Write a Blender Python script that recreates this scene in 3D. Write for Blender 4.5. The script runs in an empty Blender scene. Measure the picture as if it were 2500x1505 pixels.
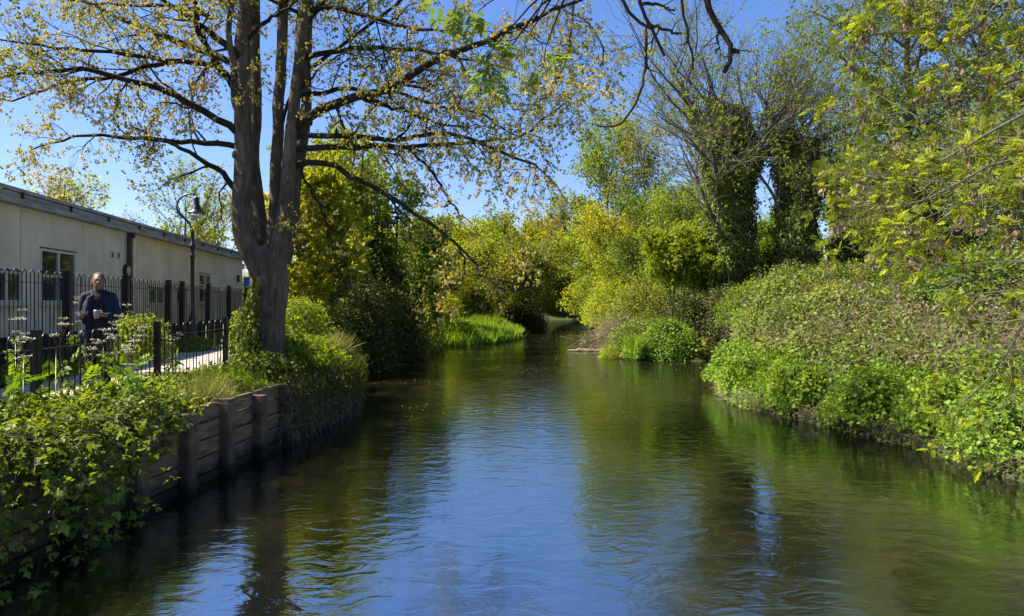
import bpy, bmesh, math, random
import numpy as np
from mathutils import Vector, Matrix

SC = bpy.context.scene
COL = SC.collection
PI = math.pi
F, CX, HY, CZ = 1800.0, 1250.0, 740.0, 2.5      # focal length, centre and horizon of the 2500 px photograph; eye height above water
rng = np.random.default_rng(7)

def P(px, py, Y):
    return np.array([(px - CX) / F * Y, Y, CZ - (py - HY) / F * Y])

# ------------------------------------------------------------------ tagging / objects
def tag(o, label=None, cat=None, group=None, kind=None):
    if label: o['label'] = label
    if cat: o['category'] = cat
    if group: o['group'] = group
    if kind: o['kind'] = kind
    return o

def empty(name, loc=(0, 0, 0), rz=0.0, label=None, cat=None, group=None):
    o = bpy.data.objects.new(name, None)
    o.empty_display_size = 0.2
    o.location = loc
    o.rotation_euler = (0, 0, rz)
    COL.objects.link(o)
    return tag(o, label, cat, group)

class MB:
    """collects geometry in numpy arrays; one build() = one mesh object"""
    def __init__(s):
        s.v = []; s.n = 0; s.f = []; s.a = []; s.sm = []
    def add(s, verts, faces, rnd=0.5, smooth=False):
        verts = np.asarray(verts, dtype=np.float64).reshape(-1, 3)
        faces = np.asarray(faces, dtype=np.int64)
        s.v.append(verts); s.f.append(faces + s.n); s.n += len(verts)
        s.a.append(np.broadcast_to(np.asarray(rnd, dtype=np.float64), (len(faces),)).copy())
        s.sm.append(np.full(len(faces), smooth))
        return s
    def box(s, c, d, rot=0.0, rnd=.5):
        x, y, z = [k / 2 for k in d]
        v = np.array([[-x,-y,-z],[x,-y,-z],[x,y,-z],[-x,y,-z],[-x,-y,z],[x,-y,z],[x,y,z],[-x,y,z]])
        ca, sa = math.cos(rot), math.sin(rot)
        v = v @ np.array([[ca, sa, 0], [-sa, ca, 0], [0, 0, 1]])
        s.add(v + np.array(c), [[0,3,2,1],[4,5,6,7],[0,1,5,4],[1,2,6,5],[2,3,7,6],[3,0,4,7]], rnd)
        return s
    def lathe(s, prof, c=(0, 0, 0), n=20, rnd=.5, caps=True):
        prof = np.array(prof, float)
        a = np.arange(n) * 2 * PI / n
        v = np.stack([prof[:, 0][:, None] * np.cos(a), prof[:, 0][:, None] * np.sin(a),
                      np.broadcast_to(prof[:, 1][:, None], (len(prof), n))], -1).reshape(-1, 3) + np.array(c)
        f = [[i*n+j, i*n+(j+1) % n, (i+1)*n+(j+1) % n, (i+1)*n+j] for i in range(len(prof)-1) for j in range(n)]
        s.add(v, f, rnd, True)
        if caps:
            for k, flip in ((0, True), (len(prof)-1, False)):
                if prof[k, 0] > 1e-4:
                    cc = np.array([[0, 0, prof[k, 1]]]) + np.array(c)
                    ring = v[k*n:(k+1)*n]
                    ff = [[0, 1+j, 1+(j+1) % n] for j in range(n)]
                    s.add(np.vstack([cc, ring]), [q[::-1] for q in ff] if flip else ff, rnd)
        return s
    def tubes(s, Pn, Rn, sides=4, rnd=.5, cap=False):
        """Pn (N,m,3) Rn (N,m)"""
        Pn = np.asarray(Pn, float); Rn = np.asarray(Rn, float)
        if Pn.ndim == 2: Pn = Pn[None]
        if Rn.ndim == 1: Rn = Rn[None]
        N, m, _ = Pn.shape
        if N == 0: return s
        T = np.gradient(Pn, axis=1)
        T /= np.linalg.norm(T, axis=2, keepdims=True) + 1e-9
        mean = T.mean(axis=1)
        ref = np.where(np.abs(mean[:, 2:3]) > .8, np.array([[1., 0, 0]]), np.array([[0., 0, 1.]]))
        ref = np.broadcast_to(ref[:, None], T.shape)
        U = np.cross(T, ref); U /= np.linalg.norm(U, axis=2, keepdims=True) + 1e-9
        V = np.cross(T, U)
        a = np.arange(sides) * 2 * PI / sides
        ring = (Pn[:, :, None] + Rn[:, :, None, None] * (U[:, :, None] * np.cos(a)[None, None, :, None] + V[:, :, None] * np.sin(a)[None, None, :, None]))
        base = (np.arange(N) * m * sides)[:, None, None]
        i = (np.arange(m - 1) * sides)[None, :, None]
        j = np.arange(sides)[None, None, :]; j2 = (j + 1) % sides
        f = np.stack(np.broadcast_arrays(base + i + j, base + i + sides + j, base + i + sides + j2, base + i + j2), -1).reshape(-1, 4)
        r = np.broadcast_to(np.asarray(rnd, float).reshape(-1, 1) if np.ndim(rnd) else rnd, (N, (m-1)*sides)).reshape(-1)
        s.add(ring.reshape(-1, 3), f, r, True)
        if cap:
            for k in range(N):
                for e in (0, m - 1):
                    rr = ring[k, e]
                    s.add(np.vstack([Pn[k, e][None], rr]), [[0, 1+q, 1+(q+1) % sides] for q in range(sides)], .5)
        return s
    def leaves(s, tpl, pos, d, nrm, size, rnd):
        tv, tf = tpl
        pos = np.asarray(pos, float)
        N = len(pos)
        if N == 0: return s
        d = d / (np.linalg.norm(d, axis=1, keepdims=True) + 1e-9)
        x = np.cross(d, nrm); x /= np.linalg.norm(x, axis=1, keepdims=True) + 1e-9
        z = np.cross(x, d)
        size = np.broadcast_to(size, (N,))
        v = pos[:, None] + size[:, None, None] * (tv[None, :, 0:1] * x[:, None] + tv[None, :, 1:2] * d[:, None] + tv[None, :, 2:3] * z[:, None])
        f = tf[None] + (np.arange(N) * len(tv))[:, None, None]
        s.add(v.reshape(-1, 3), f.reshape(-1, tf.shape[1]), np.repeat(np.broadcast_to(rnd, (N,)), len(tf)))
        return s
    def build(s, name, m, parent=None, local=True):
        me = bpy.data.meshes.new(name)
        V = np.vstack(s.v)
        if parent is not None and local:
            # geometry is written in world space; bring it into the parent's space
            loc = np.array(parent.location); rz = parent.rotation_euler[2]
            pp = parent.parent
            while pp is not None:
                loc = loc + np.array(pp.location); pp = pp.parent
            V = V - loc
            if rz:
                ca, sa = math.cos(-rz), math.sin(-rz)
                V = V @ np.array([[ca, sa, 0], [-sa, ca, 0], [0, 0, 1]])
        me.vertices.add(len(V)); me.vertices.foreach_set('co', V.ravel().astype(np.float32))
        sizes = np.concatenate([np.full(len(f), f.shape[1]) for f in s.f])
        loops = np.concatenate([f.ravel() for f in s.f])
        me.loops.add(len(loops)); me.loops.foreach_set('vertex_index', loops.astype(np.int32))
        me.polygons.add(len(sizes))
        st = np.concatenate([[0], np.cumsum(sizes)[:-1]])
        me.polygons.foreach_set('loop_start', st.astype(np.int32))
        me.polygons.foreach_set('use_smooth', np.concatenate(s.sm))
        me.update(calc_edges=True)
        at = me.attributes.new('rnd', 'FLOAT', 'FACE')
        at.data.foreach_set('value', np.concatenate(s.a).astype(np.float32))
        me.materials.append(m)
        o = bpy.data.objects.new(name, me)
        COL.objects.link(o)
        if parent is not None: o.parent = parent
        return o

# ------------------------------------------------------------------ materials
def new_mat(name):
    m = bpy.data.materials.new(name); m.use_nodes = True
    nt = m.node_tree; nt.nodes.clear()
    return m, nt, nt.nodes, nt.links

def ramp(N, stops):
    r = N.new('ShaderNodeValToRGB')
    e = r.color_ramp.elements
    while len(e) > 1: e.remove(e[-1])
    e[0].position = stops[0][0]; e[0].color = (*stops[0][1], 1)
    for p, c in stops[1:]:
        k = e.new(p); k.color = (*c, 1)
    return r

def leaf_mat(name, stops, trans=.5, tmul=(1.7, 1.6, .6), gloss=.05, grough=.35):
    gloss *= .5; grough = .55
    m, nt, N, L = new_mat(name)
    at = N.new('ShaderNodeAttribute'); at.attribute_name = 'rnd'
    r = ramp(N, stops); L.new(at.outputs['Fac'], r.inputs[0])
    df = N.new('ShaderNodeBsdfDiffuse'); L.new(r.outputs[0], df.inputs[0])
    tm = N.new('ShaderNodeMixRGB'); tm.blend_type = 'MULTIPLY'; tm.inputs[0].default_value = 1
    tm.inputs[2].default_value = (*tmul, 1); L.new(r.outputs[0], tm.inputs[1])
    tr = N.new('ShaderNodeBsdfTranslucent'); L.new(tm.outputs[0], tr.inputs[0])
    mx = N.new('ShaderNodeMixShader'); mx.inputs[0].default_value = trans
    L.new(df.outputs[0], mx.inputs[1]); L.new(tr.outputs[0], mx.inputs[2])
    gl = N.new('ShaderNodeBsdfGlossy'); gl.inputs['Roughness'].default_value = grough
    gl.inputs[0].default_value = (.8, .9, .6, 1)
    m2 = N.new('ShaderNodeMixShader'); m2.inputs[0].default_value = gloss
    L.new(mx.outputs[0], m2.inputs[1]); L.new(gl.outputs[0], m2.inputs[2])
    out = N.new('ShaderNodeOutputMaterial'); L.new(m2.outputs[0], out.inputs[0])
    return m

def noise_mat(name, stops, scale=5, rough=.85, bump=.3, detail=6, stretch=(1, 1, 1), metal=0, spec=.3, bscale=None, coord='Object', tide=False):
    m, nt, N, L = new_mat(name)
    tc = N.new('ShaderNodeTexCoord'); mp = N.new('ShaderNodeMapping'); mp.inputs['Scale'].default_value = stretch
    L.new(tc.outputs[coord], mp.inputs[0])
    nz = N.new('ShaderNodeTexNoise'); nz.inputs['Scale'].default_value = scale; nz.inputs['Detail'].default_value = detail
    L.new(mp.outputs[0], nz.inputs[0])
    r = ramp(N, stops); L.new(nz.outputs[0], r.inputs[0])
    b = N.new('ShaderNodeBsdfPrincipled'); L.new(r.outputs[0], b.inputs['Base Color'])
    if tide:      # algae and wet timber below an uneven tide line
        sp = N.new('ShaderNodeSeparateXYZ'); L.new(tc.outputs[coord], sp.inputs[0])
        tn = N.new('ShaderNodeTexNoise'); tn.inputs['Scale'].default_value = 3.5; tn.inputs['Detail'].default_value = 6; L.new(tc.outputs[coord], tn.inputs[0])
        ma = N.new('ShaderNodeMath'); ma.operation = 'MULTIPLY_ADD'; ma.inputs[1].default_value = .55; L.new(tn.outputs[0], ma.inputs[0]); L.new(sp.outputs[2], ma.inputs[2])
        tr = ramp(N, [(.38, (.16, .2, .12)), (.62, (1, 1, 1))]); L.new(ma.outputs[0], tr.inputs[0])
        tm = N.new('ShaderNodeMixRGB'); tm.blend_type = 'MULTIPLY'; tm.inputs[0].default_value = 1; L.new(r.outputs[0], tm.inputs[1]); L.new(tr.outputs[0], tm.inputs[2]); L.new(tm.outputs[0], b.inputs['Base Color'])
    b.inputs['Roughness'].default_value = rough; b.inputs['Metallic'].default_value = metal
    b.inputs['Specular IOR Level'].default_value = spec
    if bump:
        n2 = N.new('ShaderNodeTexNoise'); n2.inputs['Scale'].default_value = bscale or scale * 3; n2.inputs['Detail'].default_value = 5
        L.new(mp.outputs[0], n2.inputs[0])
        bp = N.new('ShaderNodeBump'); bp.inputs['Strength'].default_value = bump; bp.inputs['Distance'].default_value = .02
        L.new(n2.outputs[0], bp.inputs['Height']); L.new(bp.outputs[0], b.inputs['Normal'])
    out = N.new('ShaderNodeOutputMaterial'); L.new(b.outputs[0], out.inputs[0])
    return m

def plain(name, c, rough=.5, metal=0, spec=.5):
    return noise_mat(name, [(.3, tuple(k * .85 for k in c)), (.7, tuple(min(1, k * 1.1) for k in c))], 12, rough, 0, 3, metal=metal, spec=spec)

M = {}
M['leaf_chestnut'] = leaf_mat('leaf_chestnut', [(0, (.17, .19, .04)), (.35, (.33, .31, .07)), (.65, (.47, .40, .11)), (.9, (.56, .43, .15)), (1, (.55, .31, .12))], .5, (1.2, 1.2, .8), .03)
M['leaf_yellow'] = leaf_mat('leaf_yellow', [(0, (.10, .14, .008)), (.4, (.20, .24, .010)), (.75, (.32, .31, .012)), (.93, (.42, .35, .015)), (1, (.48, .30, .02))], .55, (1.45, 1.4, .4))
M['leaf_lime'] = leaf_mat('leaf_lime', [(0, (.07, .11, .008)), (.5, (.15, .21, .012)), (1, (.27, .30, .02))], .55, (1.5, 1.45, .4))
M['leaf_olive'] = leaf_mat('leaf_olive', [(0, (.08, .10, .014)), (.5, (.17, .185, .022)), (1, (.28, .27, .03))], .5, (1.5, 1.4, .5))
M['leaf_green'] = leaf_mat('leaf_green', [(0, (.04, .075, .010)), (.5, (.09, .14, .015)), (1, (.17, .22, .02))], .5, (1.6, 1.5, .4))
M['leaf_ivy'] = leaf_mat('leaf_ivy', [(0, (.045, .07, .012)), (.6, (.11, .145, .022)), (.9, (.19, .22, .03)), (1, (.28, .30, .05))], .3, (1.5, 1.4, .4), .07, .3)
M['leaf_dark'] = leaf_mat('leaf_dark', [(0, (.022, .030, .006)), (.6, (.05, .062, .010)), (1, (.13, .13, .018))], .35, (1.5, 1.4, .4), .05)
M['leaf_nettle'] = leaf_mat('leaf_nettle', [(0, (.05, .09, .010)), (.5, (.12, .20, .016)), (.85, (.20, .28, .02)), (1, (.28, .34, .025))], .4, (1.5, 1.5, .35), .05, .35)
M['leaf_bramble'] = leaf_mat('leaf_bramble', [(0, (.05, .07, .014)), (.5, (.12, .16, .025)), (.85, (.20, .25, .035)), (.95, (.28, .29, .035)), (1, (.30, .17, .04))], .4, (1.5, 1.5, .4), .06, .35)
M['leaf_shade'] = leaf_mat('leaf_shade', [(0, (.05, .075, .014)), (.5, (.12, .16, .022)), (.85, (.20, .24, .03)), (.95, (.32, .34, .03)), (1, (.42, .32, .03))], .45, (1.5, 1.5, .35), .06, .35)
M['grass'] = leaf_mat('grass', [(0, (.09, .13, .012)), (.6, (.18, .28, .015)), (1, (.30, .36, .05))], .45, (1.5, 1.5, .3), .04)
M['dry'] = leaf_mat('dry', [(0, (.09, .065, .035)), (.6, (.22, .16, .10)), (1, (.36, .28, .18))], .25, (1.2, 1.1, .8), .03)
M['straw'] = leaf_mat('straw', [(0, (.12, .12, .035)), (.6, (.26, .25, .08)), (1, (.42, .38, .16))], .35, (1.3, 1.3, .6), .03)
M['flower'] = leaf_mat('flower', [(0, (.6, .6, .42)), (1, (.85, .85, .68))], .5, (1, 1, .9), .02)
def bark_mat(name, c0, c1, c2, scale=1.0, bump=.6):
    m, nt, N, L = new_mat(name)
    tc = N.new('ShaderNodeTexCoord'); mp = N.new('ShaderNodeMapping'); mp.inputs['Scale'].default_value = (5*scale, 5*scale, 1.1*scale)
    L.new(tc.outputs['Object'], mp.inputs[0])
    nz = N.new('ShaderNodeTexNoise'); nz.inputs['Scale'].default_value = 2.2; nz.inputs['Detail'].default_value = 9; nz.inputs['Roughness'].default_value = .65
    L.new(mp.outputs[0], nz.inputs[0])
    n2 = N.new('ShaderNodeTexNoise'); n2.inputs['Scale'].default_value = 1.3; n2.inputs['Detail'].default_value = 4
    L.new(tc.outputs['Object'], n2.inputs[0])
    r = ramp(N, [(.3, c0), (.55, c1), (.75, c2)]); L.new(nz.outputs[0], r.inputs[0])
    r2 = ramp(N, [(.45, (.6, .58, .5)), (.7, (1.1, 1.15, 1.0))]); L.new(n2.outputs[0], r2.inputs[0])
    mm = N.new('ShaderNodeMixRGB'); mm.blend_type = 'MULTIPLY'; mm.inputs[0].default_value = .8
    L.new(r.outputs[0], mm.inputs[1]); L.new(r2.outputs[0], mm.inputs[2])
    vo = N.new('ShaderNodeTexVoronoi'); vo.feature = 'DISTANCE_TO_EDGE'; vo.inputs['Scale'].default_value = 2.5
    mp3 = N.new('ShaderNodeMapping'); mp3.inputs['Scale'].default_value = (3*scale, 3*scale, 1.2*scale)
    ad = N.new('ShaderNodeMixRGB'); ad.inputs[0].default_value = .35
    L.new(tc.outputs['Object'], mp3.inputs[0]); L.new(mp3.outputs[0], ad.inputs[1]); L.new(nz.outputs['Color'], ad.inputs[2]); L.new(ad.outputs[0], vo.inputs[0])
    vr = ramp(N, [(0, (0, 0, 0)), (.06, (1, 1, 1))]); L.new(vo.outputs[0], vr.inputs[0])
    hm = N.new('ShaderNodeMath'); hm.operation = 'ADD'; 
    hs = N.new('ShaderNodeMath'); hs.operation = 'MULTIPLY'; hs.inputs[1].default_value = .35; L.new(vr.outputs[0], hs.inputs[0])
    L.new(nz.outputs[0], hm.inputs[0]); L.new(hs.outputs[0], hm.inputs[1])
    bp = N.new('ShaderNodeBump'); bp.inputs['Strength'].default_value = bump; bp.inputs['Distance'].default_value = .03
    L.new(hm.outputs[0], bp.inputs['Height'])
    b = N.new('ShaderNodeBsdfPrincipled'); L.new(mm.outputs[0], b.inputs['Base Color']); b.inputs['Roughness'].default_value = .9
    b.inputs['Specular IOR Level'].default_value = .2
    L.new(bp.outputs[0], b.inputs['Normal'])
    out = N.new('ShaderNodeOutputMaterial'); L.new(b.outputs[0], out.inputs[0])
    return m
M['bark_chestnut'] = bark_mat('bark_chestnut', (.06, .045, .030), (.145, .112, .080), (.24, .20, .15))
M['bark_limb'] = bark_mat('bark_limb', (.018, .013, .009), (.04, .03, .02), (.075, .06, .04), 2)
M['bark_grey'] = bark_mat('bark_grey', (.05, .045, .035), (.11, .10, .08), (.18, .165, .13))
M['bark_dark'] = bark_mat('bark_dark', (.012, .009, .006), (.03, .023, .016), (.05, .04, .03), 2)
M['twig'] = noise_mat('twig', [(.3, (.05, .038, .025)), (.7, (.12, .095, .07))], 3, .9, 0)
M['twig_red'] = noise_mat('twig_red', [(.3, (.035, .02, .016)), (.7, (.08, .05, .04))], 3, .8, 0)
M['twig_olive'] = noise_mat('twig_olive', [(.3, (.06, .055, .03)), (.7, (.15, .13, .08))], 3, .9, 0)
M['driftwood'] = noise_mat('driftwood', [(.3, (.11, .08, .045)), (.7, (.30, .235, .15))], 8, .85, .3)
M['soil'] = noise_mat('soil', [(.3, (.035, .022, .014)), (.5, (.07, .048, .03)), (.75, (.12, .085, .055))], 4, .95, .6, 8)
M['iron'] = noise_mat('iron', [(.3, (.006, .006, .007)), (.7, (.014, .014, .015))], 30, .35, .1, spec=.5)
M['iron_brown'] = noise_mat('iron_brown', [(.3, (.012, .009, .008)), (.7, (.026, .02, .017))], 20, .6, .1, spec=.4)

def ground_mat():
    m, nt, N, L = new_mat('ground_mat')
    tc = N.new('ShaderNodeTexCoord')
    nz = N.new('ShaderNodeTexNoise'); nz.inputs['Scale'].default_value = .6; nz.inputs['Detail'].default_value = 8
    n2 = N.new('ShaderNodeTexNoise'); n2.inputs['Scale'].default_value = 9; n2.inputs['Detail'].default_value = 8
    L.new(tc.outputs['Object'], nz.inputs[0]); L.new(tc.outputs['Object'], n2.inputs[0])
    r = ramp(N, [(.35, (.03, .035, .010)), (.6, (.05, .075, .014))]); L.new(nz.outputs[0], r.inputs[0])
    r2 = ramp(N, [(.4, (.045, .032, .018)), (.65, (.035, .06, .012))]); L.new(n2.outputs[0], r2.inputs[0])
    mx = N.new('ShaderNodeMixRGB'); mx.inputs[0].default_value = .5; L.new(r.outputs[0], mx.inputs[1]); L.new(r2.outputs[0], mx.inputs[2])
    bp = N.new('ShaderNodeBump'); bp.inputs['Strength'].default_value = .8; bp.inputs['Distance'].default_value = .08
    L.new(n2.outputs[0], bp.inputs['Height'])
    b = N.new('ShaderNodeBsdfPrincipled'); L.new(mx.outputs[0], b.inputs['Base Color']); b.inputs['Roughness'].default_value = .95
    b.inputs['Specular IOR Level'].default_value = .1
    L.new(bp.outputs[0], b.inputs['Normal'])
    out = N.new('ShaderNodeOutputMaterial'); L.new(b.outputs[0], out.inputs[0])
    return m
M['ground'] = ground_mat()

def water_mat():
    m, nt, N, L = new_mat('water_mat')
    tc = N.new('ShaderNodeTexCoord')
    def noise(sc, st, det=3, dist=0):
        mp = N.new('ShaderNodeMapping'); mp.inputs['Scale'].default_value = st
        L.new(tc.outputs['Object'], mp.inputs[0])
        n = N.new('ShaderNodeTexNoise'); n.inputs['Scale'].default_value = sc; n.inputs['Detail'].default_value = det
        n.inputs['Distortion'].default_value = dist
        L.new(mp.outputs[0], n.inputs[0]); return n
    big = noise(.22, (1, .6, 1), 3)          # where the current ruffles the surface
    mid = noise(2.6, (1, 1.5, 1), 3, .8)
    fine = noise(15, (.8, 1.9, 1), 4, .5)
    msk = ramp(N, [(.38, (.35, .35, .35)), (.62, (1, 1, 1))]); L.new(big.outputs[0], msk.inputs[0])
    f1 = N.new('ShaderNodeMath'); f1.operation = 'MULTIPLY'; L.new(fine.outputs[0], f1.inputs[0]); L.new(msk.outputs[0], f1.inputs[1])
    f2 = N.new('ShaderNodeMath'); f2.operation = 'MULTIPLY'; f2.inputs[1].default_value = .16; L.new(f1.outputs[0], f2.inputs[0])
    ad = N.new('ShaderNodeMath'); ad.operation = 'ADD'; L.new(mid.outputs[0], ad.inputs[0]); L.new(f2.outputs[0], ad.inputs[1])
    bp = N.new('ShaderNodeBump'); bp.inputs['Strength'].default_value = 1.0; bp.inputs['Distance'].default_value = WATER_BUMP
    L.new(ad.outputs[0], bp.inputs['Height'])
    bed = noise(1.1, (1, .7, 1), 7, 1.2)
    br = ramp(N, [(.35, (.003, .003, .0015)), (.55, (.008, .007, .003)), (.78, (.022, .015, .007))]); L.new(bed.outputs[0], br.inputs[0])
    df = N.new('ShaderNodeBsdfDiffuse'); L.new(br.outputs[0], df.inputs[0]); 
    gl = N.new('ShaderNodeBsdfGlossy'); gl.inputs['Roughness'].default_value = .01; gl.inputs[0].default_value = (.86, .98, 1, 1)
    L.new(bp.outputs[0], gl.inputs['Normal'])
    fr = N.new('ShaderNodeFresnel'); fr.inputs['IOR'].default_value = WATER_IOR; L.new(bp.outputs[0], fr.inputs['Normal'])
    mx = N.new('ShaderNodeMixShader'); L.new(fr.outputs[0], mx.inputs[0]); L.new(df.outputs[0], mx.inputs[1]); L.new(gl.outputs[0], mx.inputs[2])
    out = N.new('ShaderNodeOutputMaterial'); L.new(mx.outputs[0], out.inputs[0])
    return m
WATER_BUMP, WATER_IOR = .010, 8.0
M['water'] = water_mat()

# ------------------------------------------------------------------ noise
def _h(i, j, k, s):
    n = (i * 374761393 + j * 668265263 + k * 2147483647 + s * 974634777) & 0xffffffff
    n = ((n ^ (n >> 13)) * 1274126177) & 0xffffffff
    return ((n ^ (n >> 16)) & 0xffff) / 65535.0
def vn(p, sc=1.0, seed=0):
    p = np.asarray(p, float) * sc
    if p.shape[-1] == 2: p = np.concatenate([p, np.zeros(p.shape[:-1] + (1,))], -1)
    i = np.floor(p).astype(np.int64); f = p - i; f = f * f * (3 - 2 * f)
    r = 0
    for a in (0, 1):
        for b in (0, 1):
            for c in (0, 1):
                w = (f[..., 0] if a else 1 - f[..., 0]) * (f[..., 1] if b else 1 - f[..., 1]) * (f[..., 2] if c else 1 - f[..., 2])
                r = r + w * _h(i[..., 0] + a, i[..., 1] + b, i[..., 2] + c, seed)
    return r
def fbm(p, sc=1.0, seed=0):
    return .55 * vn(p, sc, seed) + .3 * vn(p, sc * 2.1, seed + 1) + .15 * vn(p, sc * 4.3, seed + 2)

# ------------------------------------------------------------------ leaf templates (y = along the leaf, z = upper side)
def T(v, f): return np.array(v, float), np.array(f)
LEAF1 = T([[0,0,0],[.34,.5,.06],[0,1,-.04],[-.34,.5,.06]], [[0,1,2,3]])
LEAF2 = T([[0,0,0],[.36,.42,.08],[0,1,-.10],[-.36,.42,.08],[0,.5,-.02]], [[0,1,2,4],[0,4,2,3]])
LEAF4 = T([[0,0,0],[.26,.16,.06],[.36,.42,.07],[.18,.76,.0],[0,1,-.12],[-.18,.76,.0],[-.36,.42,.07],[-.26,.16,.06],[0,.42,-.01],[0,.76,-.06]],
          [[0,1,2,8],[8,2,3,9],[0,8,6,7],[8,9,5,6]])
LEAF4 = (LEAF4[0], np.array([[0,1,2,8],[8,2,3,9],[9,3,4,5],[0,8,6,7],[8,9,5,6]]))
def combine(tpl, items):
    """items: list of (angle in plane, pitch down, scale, offset)"""
    vs, fs, n = [], [], 0
    for (a, p, s, off) in items:
        v = tpl[0].copy() * s
        cp, sp = math.cos(p), math.sin(p)
        v = np.stack([v[:, 0], v[:, 1] * cp + v[:, 2] * sp, -v[:, 1] * sp + v[:, 2] * cp], -1)
        ca, sa = math.cos(a), math.sin(a)
        v = np.stack([v[:, 0] * ca + v[:, 1] * sa, -v[:, 0] * sa + v[:, 1] * ca, v[:, 2]], -1) + np.array(off)
        vs.append(v); fs.append(tpl[1] + n); n += len(v)
    return np.vstack(vs), np.vstack(fs)
TRI = combine(LEAF4, [(0, .15, .62, (0, .38, 0)), (1.15, .2, .5, (0, .3, 0)), (-1.15, .2, .5, (0, .3, 0))])
TRI2 = combine(LEAF2, [(0, .15, .62, (0, .38, 0)), (1.15, .2, .5, (0, .3, 0)), (-1.15, .2, .5, (0, .3, 0))])
PALM = combine(LEAF1, [(0, .9, .9, (0, 0, 0)), (1.1, 1.1, .75, (0, 0, 0)), (-1.1, 1.0, .75, (0, 0, 0)), (2.4, 1.3, .5, (0, 0, 0))])
TUFT = combine(LEAF1, [(k * 2.4, (.3, .9, .6, 1.2, .1, 1.0)[k], .8, (0, 0, 0)) for k in range(6)])
PINN = combine(T([[0,0,0],[.23,.5,.03],[0,1,-.08],[-.23,.5,.03]], [[0,1,2,3]]),
               [(0, .25, .42, (0, .75, -.22))] + [(s * 1.0, .25, .40, (0, y, -.28 * y * y)) for y in (.25, .43, .6, .74) for s in (1, -1)])
CATKIN = T([[-.05,0,0],[.05,0,0],[.08,-.5,.05],[-.08,-.5,.05],[.02,-1,0],[-.02,-1,0]], [[0,1,2,3],[3,2,4,5]])
BLADE = T([[-.03,0,0],[.03,0,0],[.025,.5,-.05],[-.025,.5,-.05],[.003,1,-.25],[-.003,1,-.25]], [[0,1,2,3],[3,2,4,5]])
UMBEL = T([[0,0,0]] + [[math.cos(k) * .5, math.sin(k) * .5, .05 * (k % 2)] for k in np.arange(6) * PI / 3], [[0,1,2,3],[0,3,4,5],[0,5,6,1]])

def rdir(n, g=rng, flat=1.0):
    v = g.normal(size=(n, 3)); v[:, 2] *= flat
    return v / (np.linalg.norm(v, axis=1, keepdims=True) + 1e-9)
UP = np.array([0, 0, 1.0])

# ------------------------------------------------------------------ branch growth
def resample(pts, m):
    pts = np.asarray(pts, float)
    d = np.concatenate([[0], np.cumsum(np.linalg.norm(np.diff(pts, axis=0), axis=1))])
    # catmull-rom like smoothing through dense linear + blur
    t = np.linspace(0, d[-1], m * 4)
    q = np.stack([np.interp(t, d, pts[:, k]) for k in range(pts.shape[1])], -1)
    for _ in range(3):
        q[1:-1] = (q[:-2] + q[1:-1] * 2 + q[2:]) / 4
    idx = np.linspace(0, len(q) - 1, m)
    return np.stack([np.interp(idx, np.arange(len(q)), q[:, k]) for k in range(pts.shape[1])], -1)

def at_t(Pn, t):
    N, m, c = Pn.shape
    x = np.clip(t, 0, .9999) * (m - 1); i = x.astype(int); f = (x - i)[..., None]
    r = np.arange(N)[:, None]
    return Pn[r, i] * (1 - f) + Pn[r, i + 1] * f, Pn[r, i + 1] - Pn[r, i]

def grow(Pn, Rn, n, t0, t1, length, ang, m, g, up=0.0, wig=.15, fall=.4, rad=.55, tip=.004, prof=None, flat=0.0, bias=None):
    N = len(Pn)
    t = t0 + (t1 - t0) * (np.arange(n)[None] + g.random((N, n))) / n
    p, tg = at_t(Pn, t); tg /= np.linalg.norm(tg, axis=2, keepdims=True) + 1e-9
    r, _ = at_t(np.repeat(Rn[..., None], 1, -1), t); r = r[..., 0] * rad
    K = N * n
    p = p.reshape(K, 3); tg = tg.reshape(K, 3); r = r.reshape(K); tt = t.reshape(K)
    ph = g.random(K) * 2 * PI
    a = np.cross(tg, rdir(K, g)); a /= np.linalg.norm(a, axis=1, keepdims=True) + 1e-9
    if flat: 
        a[:, 2] *= (1 - flat); a /= np.linalg.norm(a, axis=1, keepdims=True) + 1e-9
    an = ang * (.75 + .5 * g.random(K))
    d = tg * np.cos(an)[:, None] + a * np.sin(an)[:, None]
    if bias is not None: d = d + np.array(bias)
    d /= np.linalg.norm(d, axis=1, keepdims=True)
    ln = length * (.65 + .7 * g.random(K)) * ((1 - fall * (tt - t0) / max(1e-6, t1 - t0)) if prof is None else prof(tt))
    out = np.zeros((K, m, 3)); out[:, 0] = p
    for k in range(1, m):
        d = d + wig * g.normal(size=(K, 3)) + np.array([0, 0, up])
        d /= np.linalg.norm(d, axis=1, keepdims=True)
        out[:, k] = out[:, k - 1] + d * (ln / (m - 1))[:, None]
    s = np.linspace(0, 1, m)[None]
    R2 = r[:, None] * (1 - s) + np.minimum(tip, r)[:, None] * s
    return out, R2

def leaf_on(mb, tpl, Tw, k, t0, t1, size, g, droop=.3, spread=.06, tint=0.4, seed=3, upn=.6, rsc=.5, lo=0., hi=1.):
    N = len(Tw)
    t = t0 + (t1 - t0) * g.random((N, k))
    p, tg = at_t(Tw, t); K = N * k
    p = p.reshape(K, 3) + g.normal(size=(K, 3)) * spread
    tg = tg.reshape(K, 3); tg /= np.linalg.norm(tg, axis=1, keepdims=True) + 1e-9
    d = tg * .5 + rdir(K, g) - UP * droop
    nr = rdir(K, g) + UP * upn
    c = fbm(p, rsc, seed)
    rn = np.clip(lo + (hi - lo) * ((1 - tint) * g.random(K) + tint * (c * 1.8 - .4)), 0, 1)
    mb.leaves(tpl, p, d, nr, size * (.6 + .8 * g.random(K)), rn)

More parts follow.
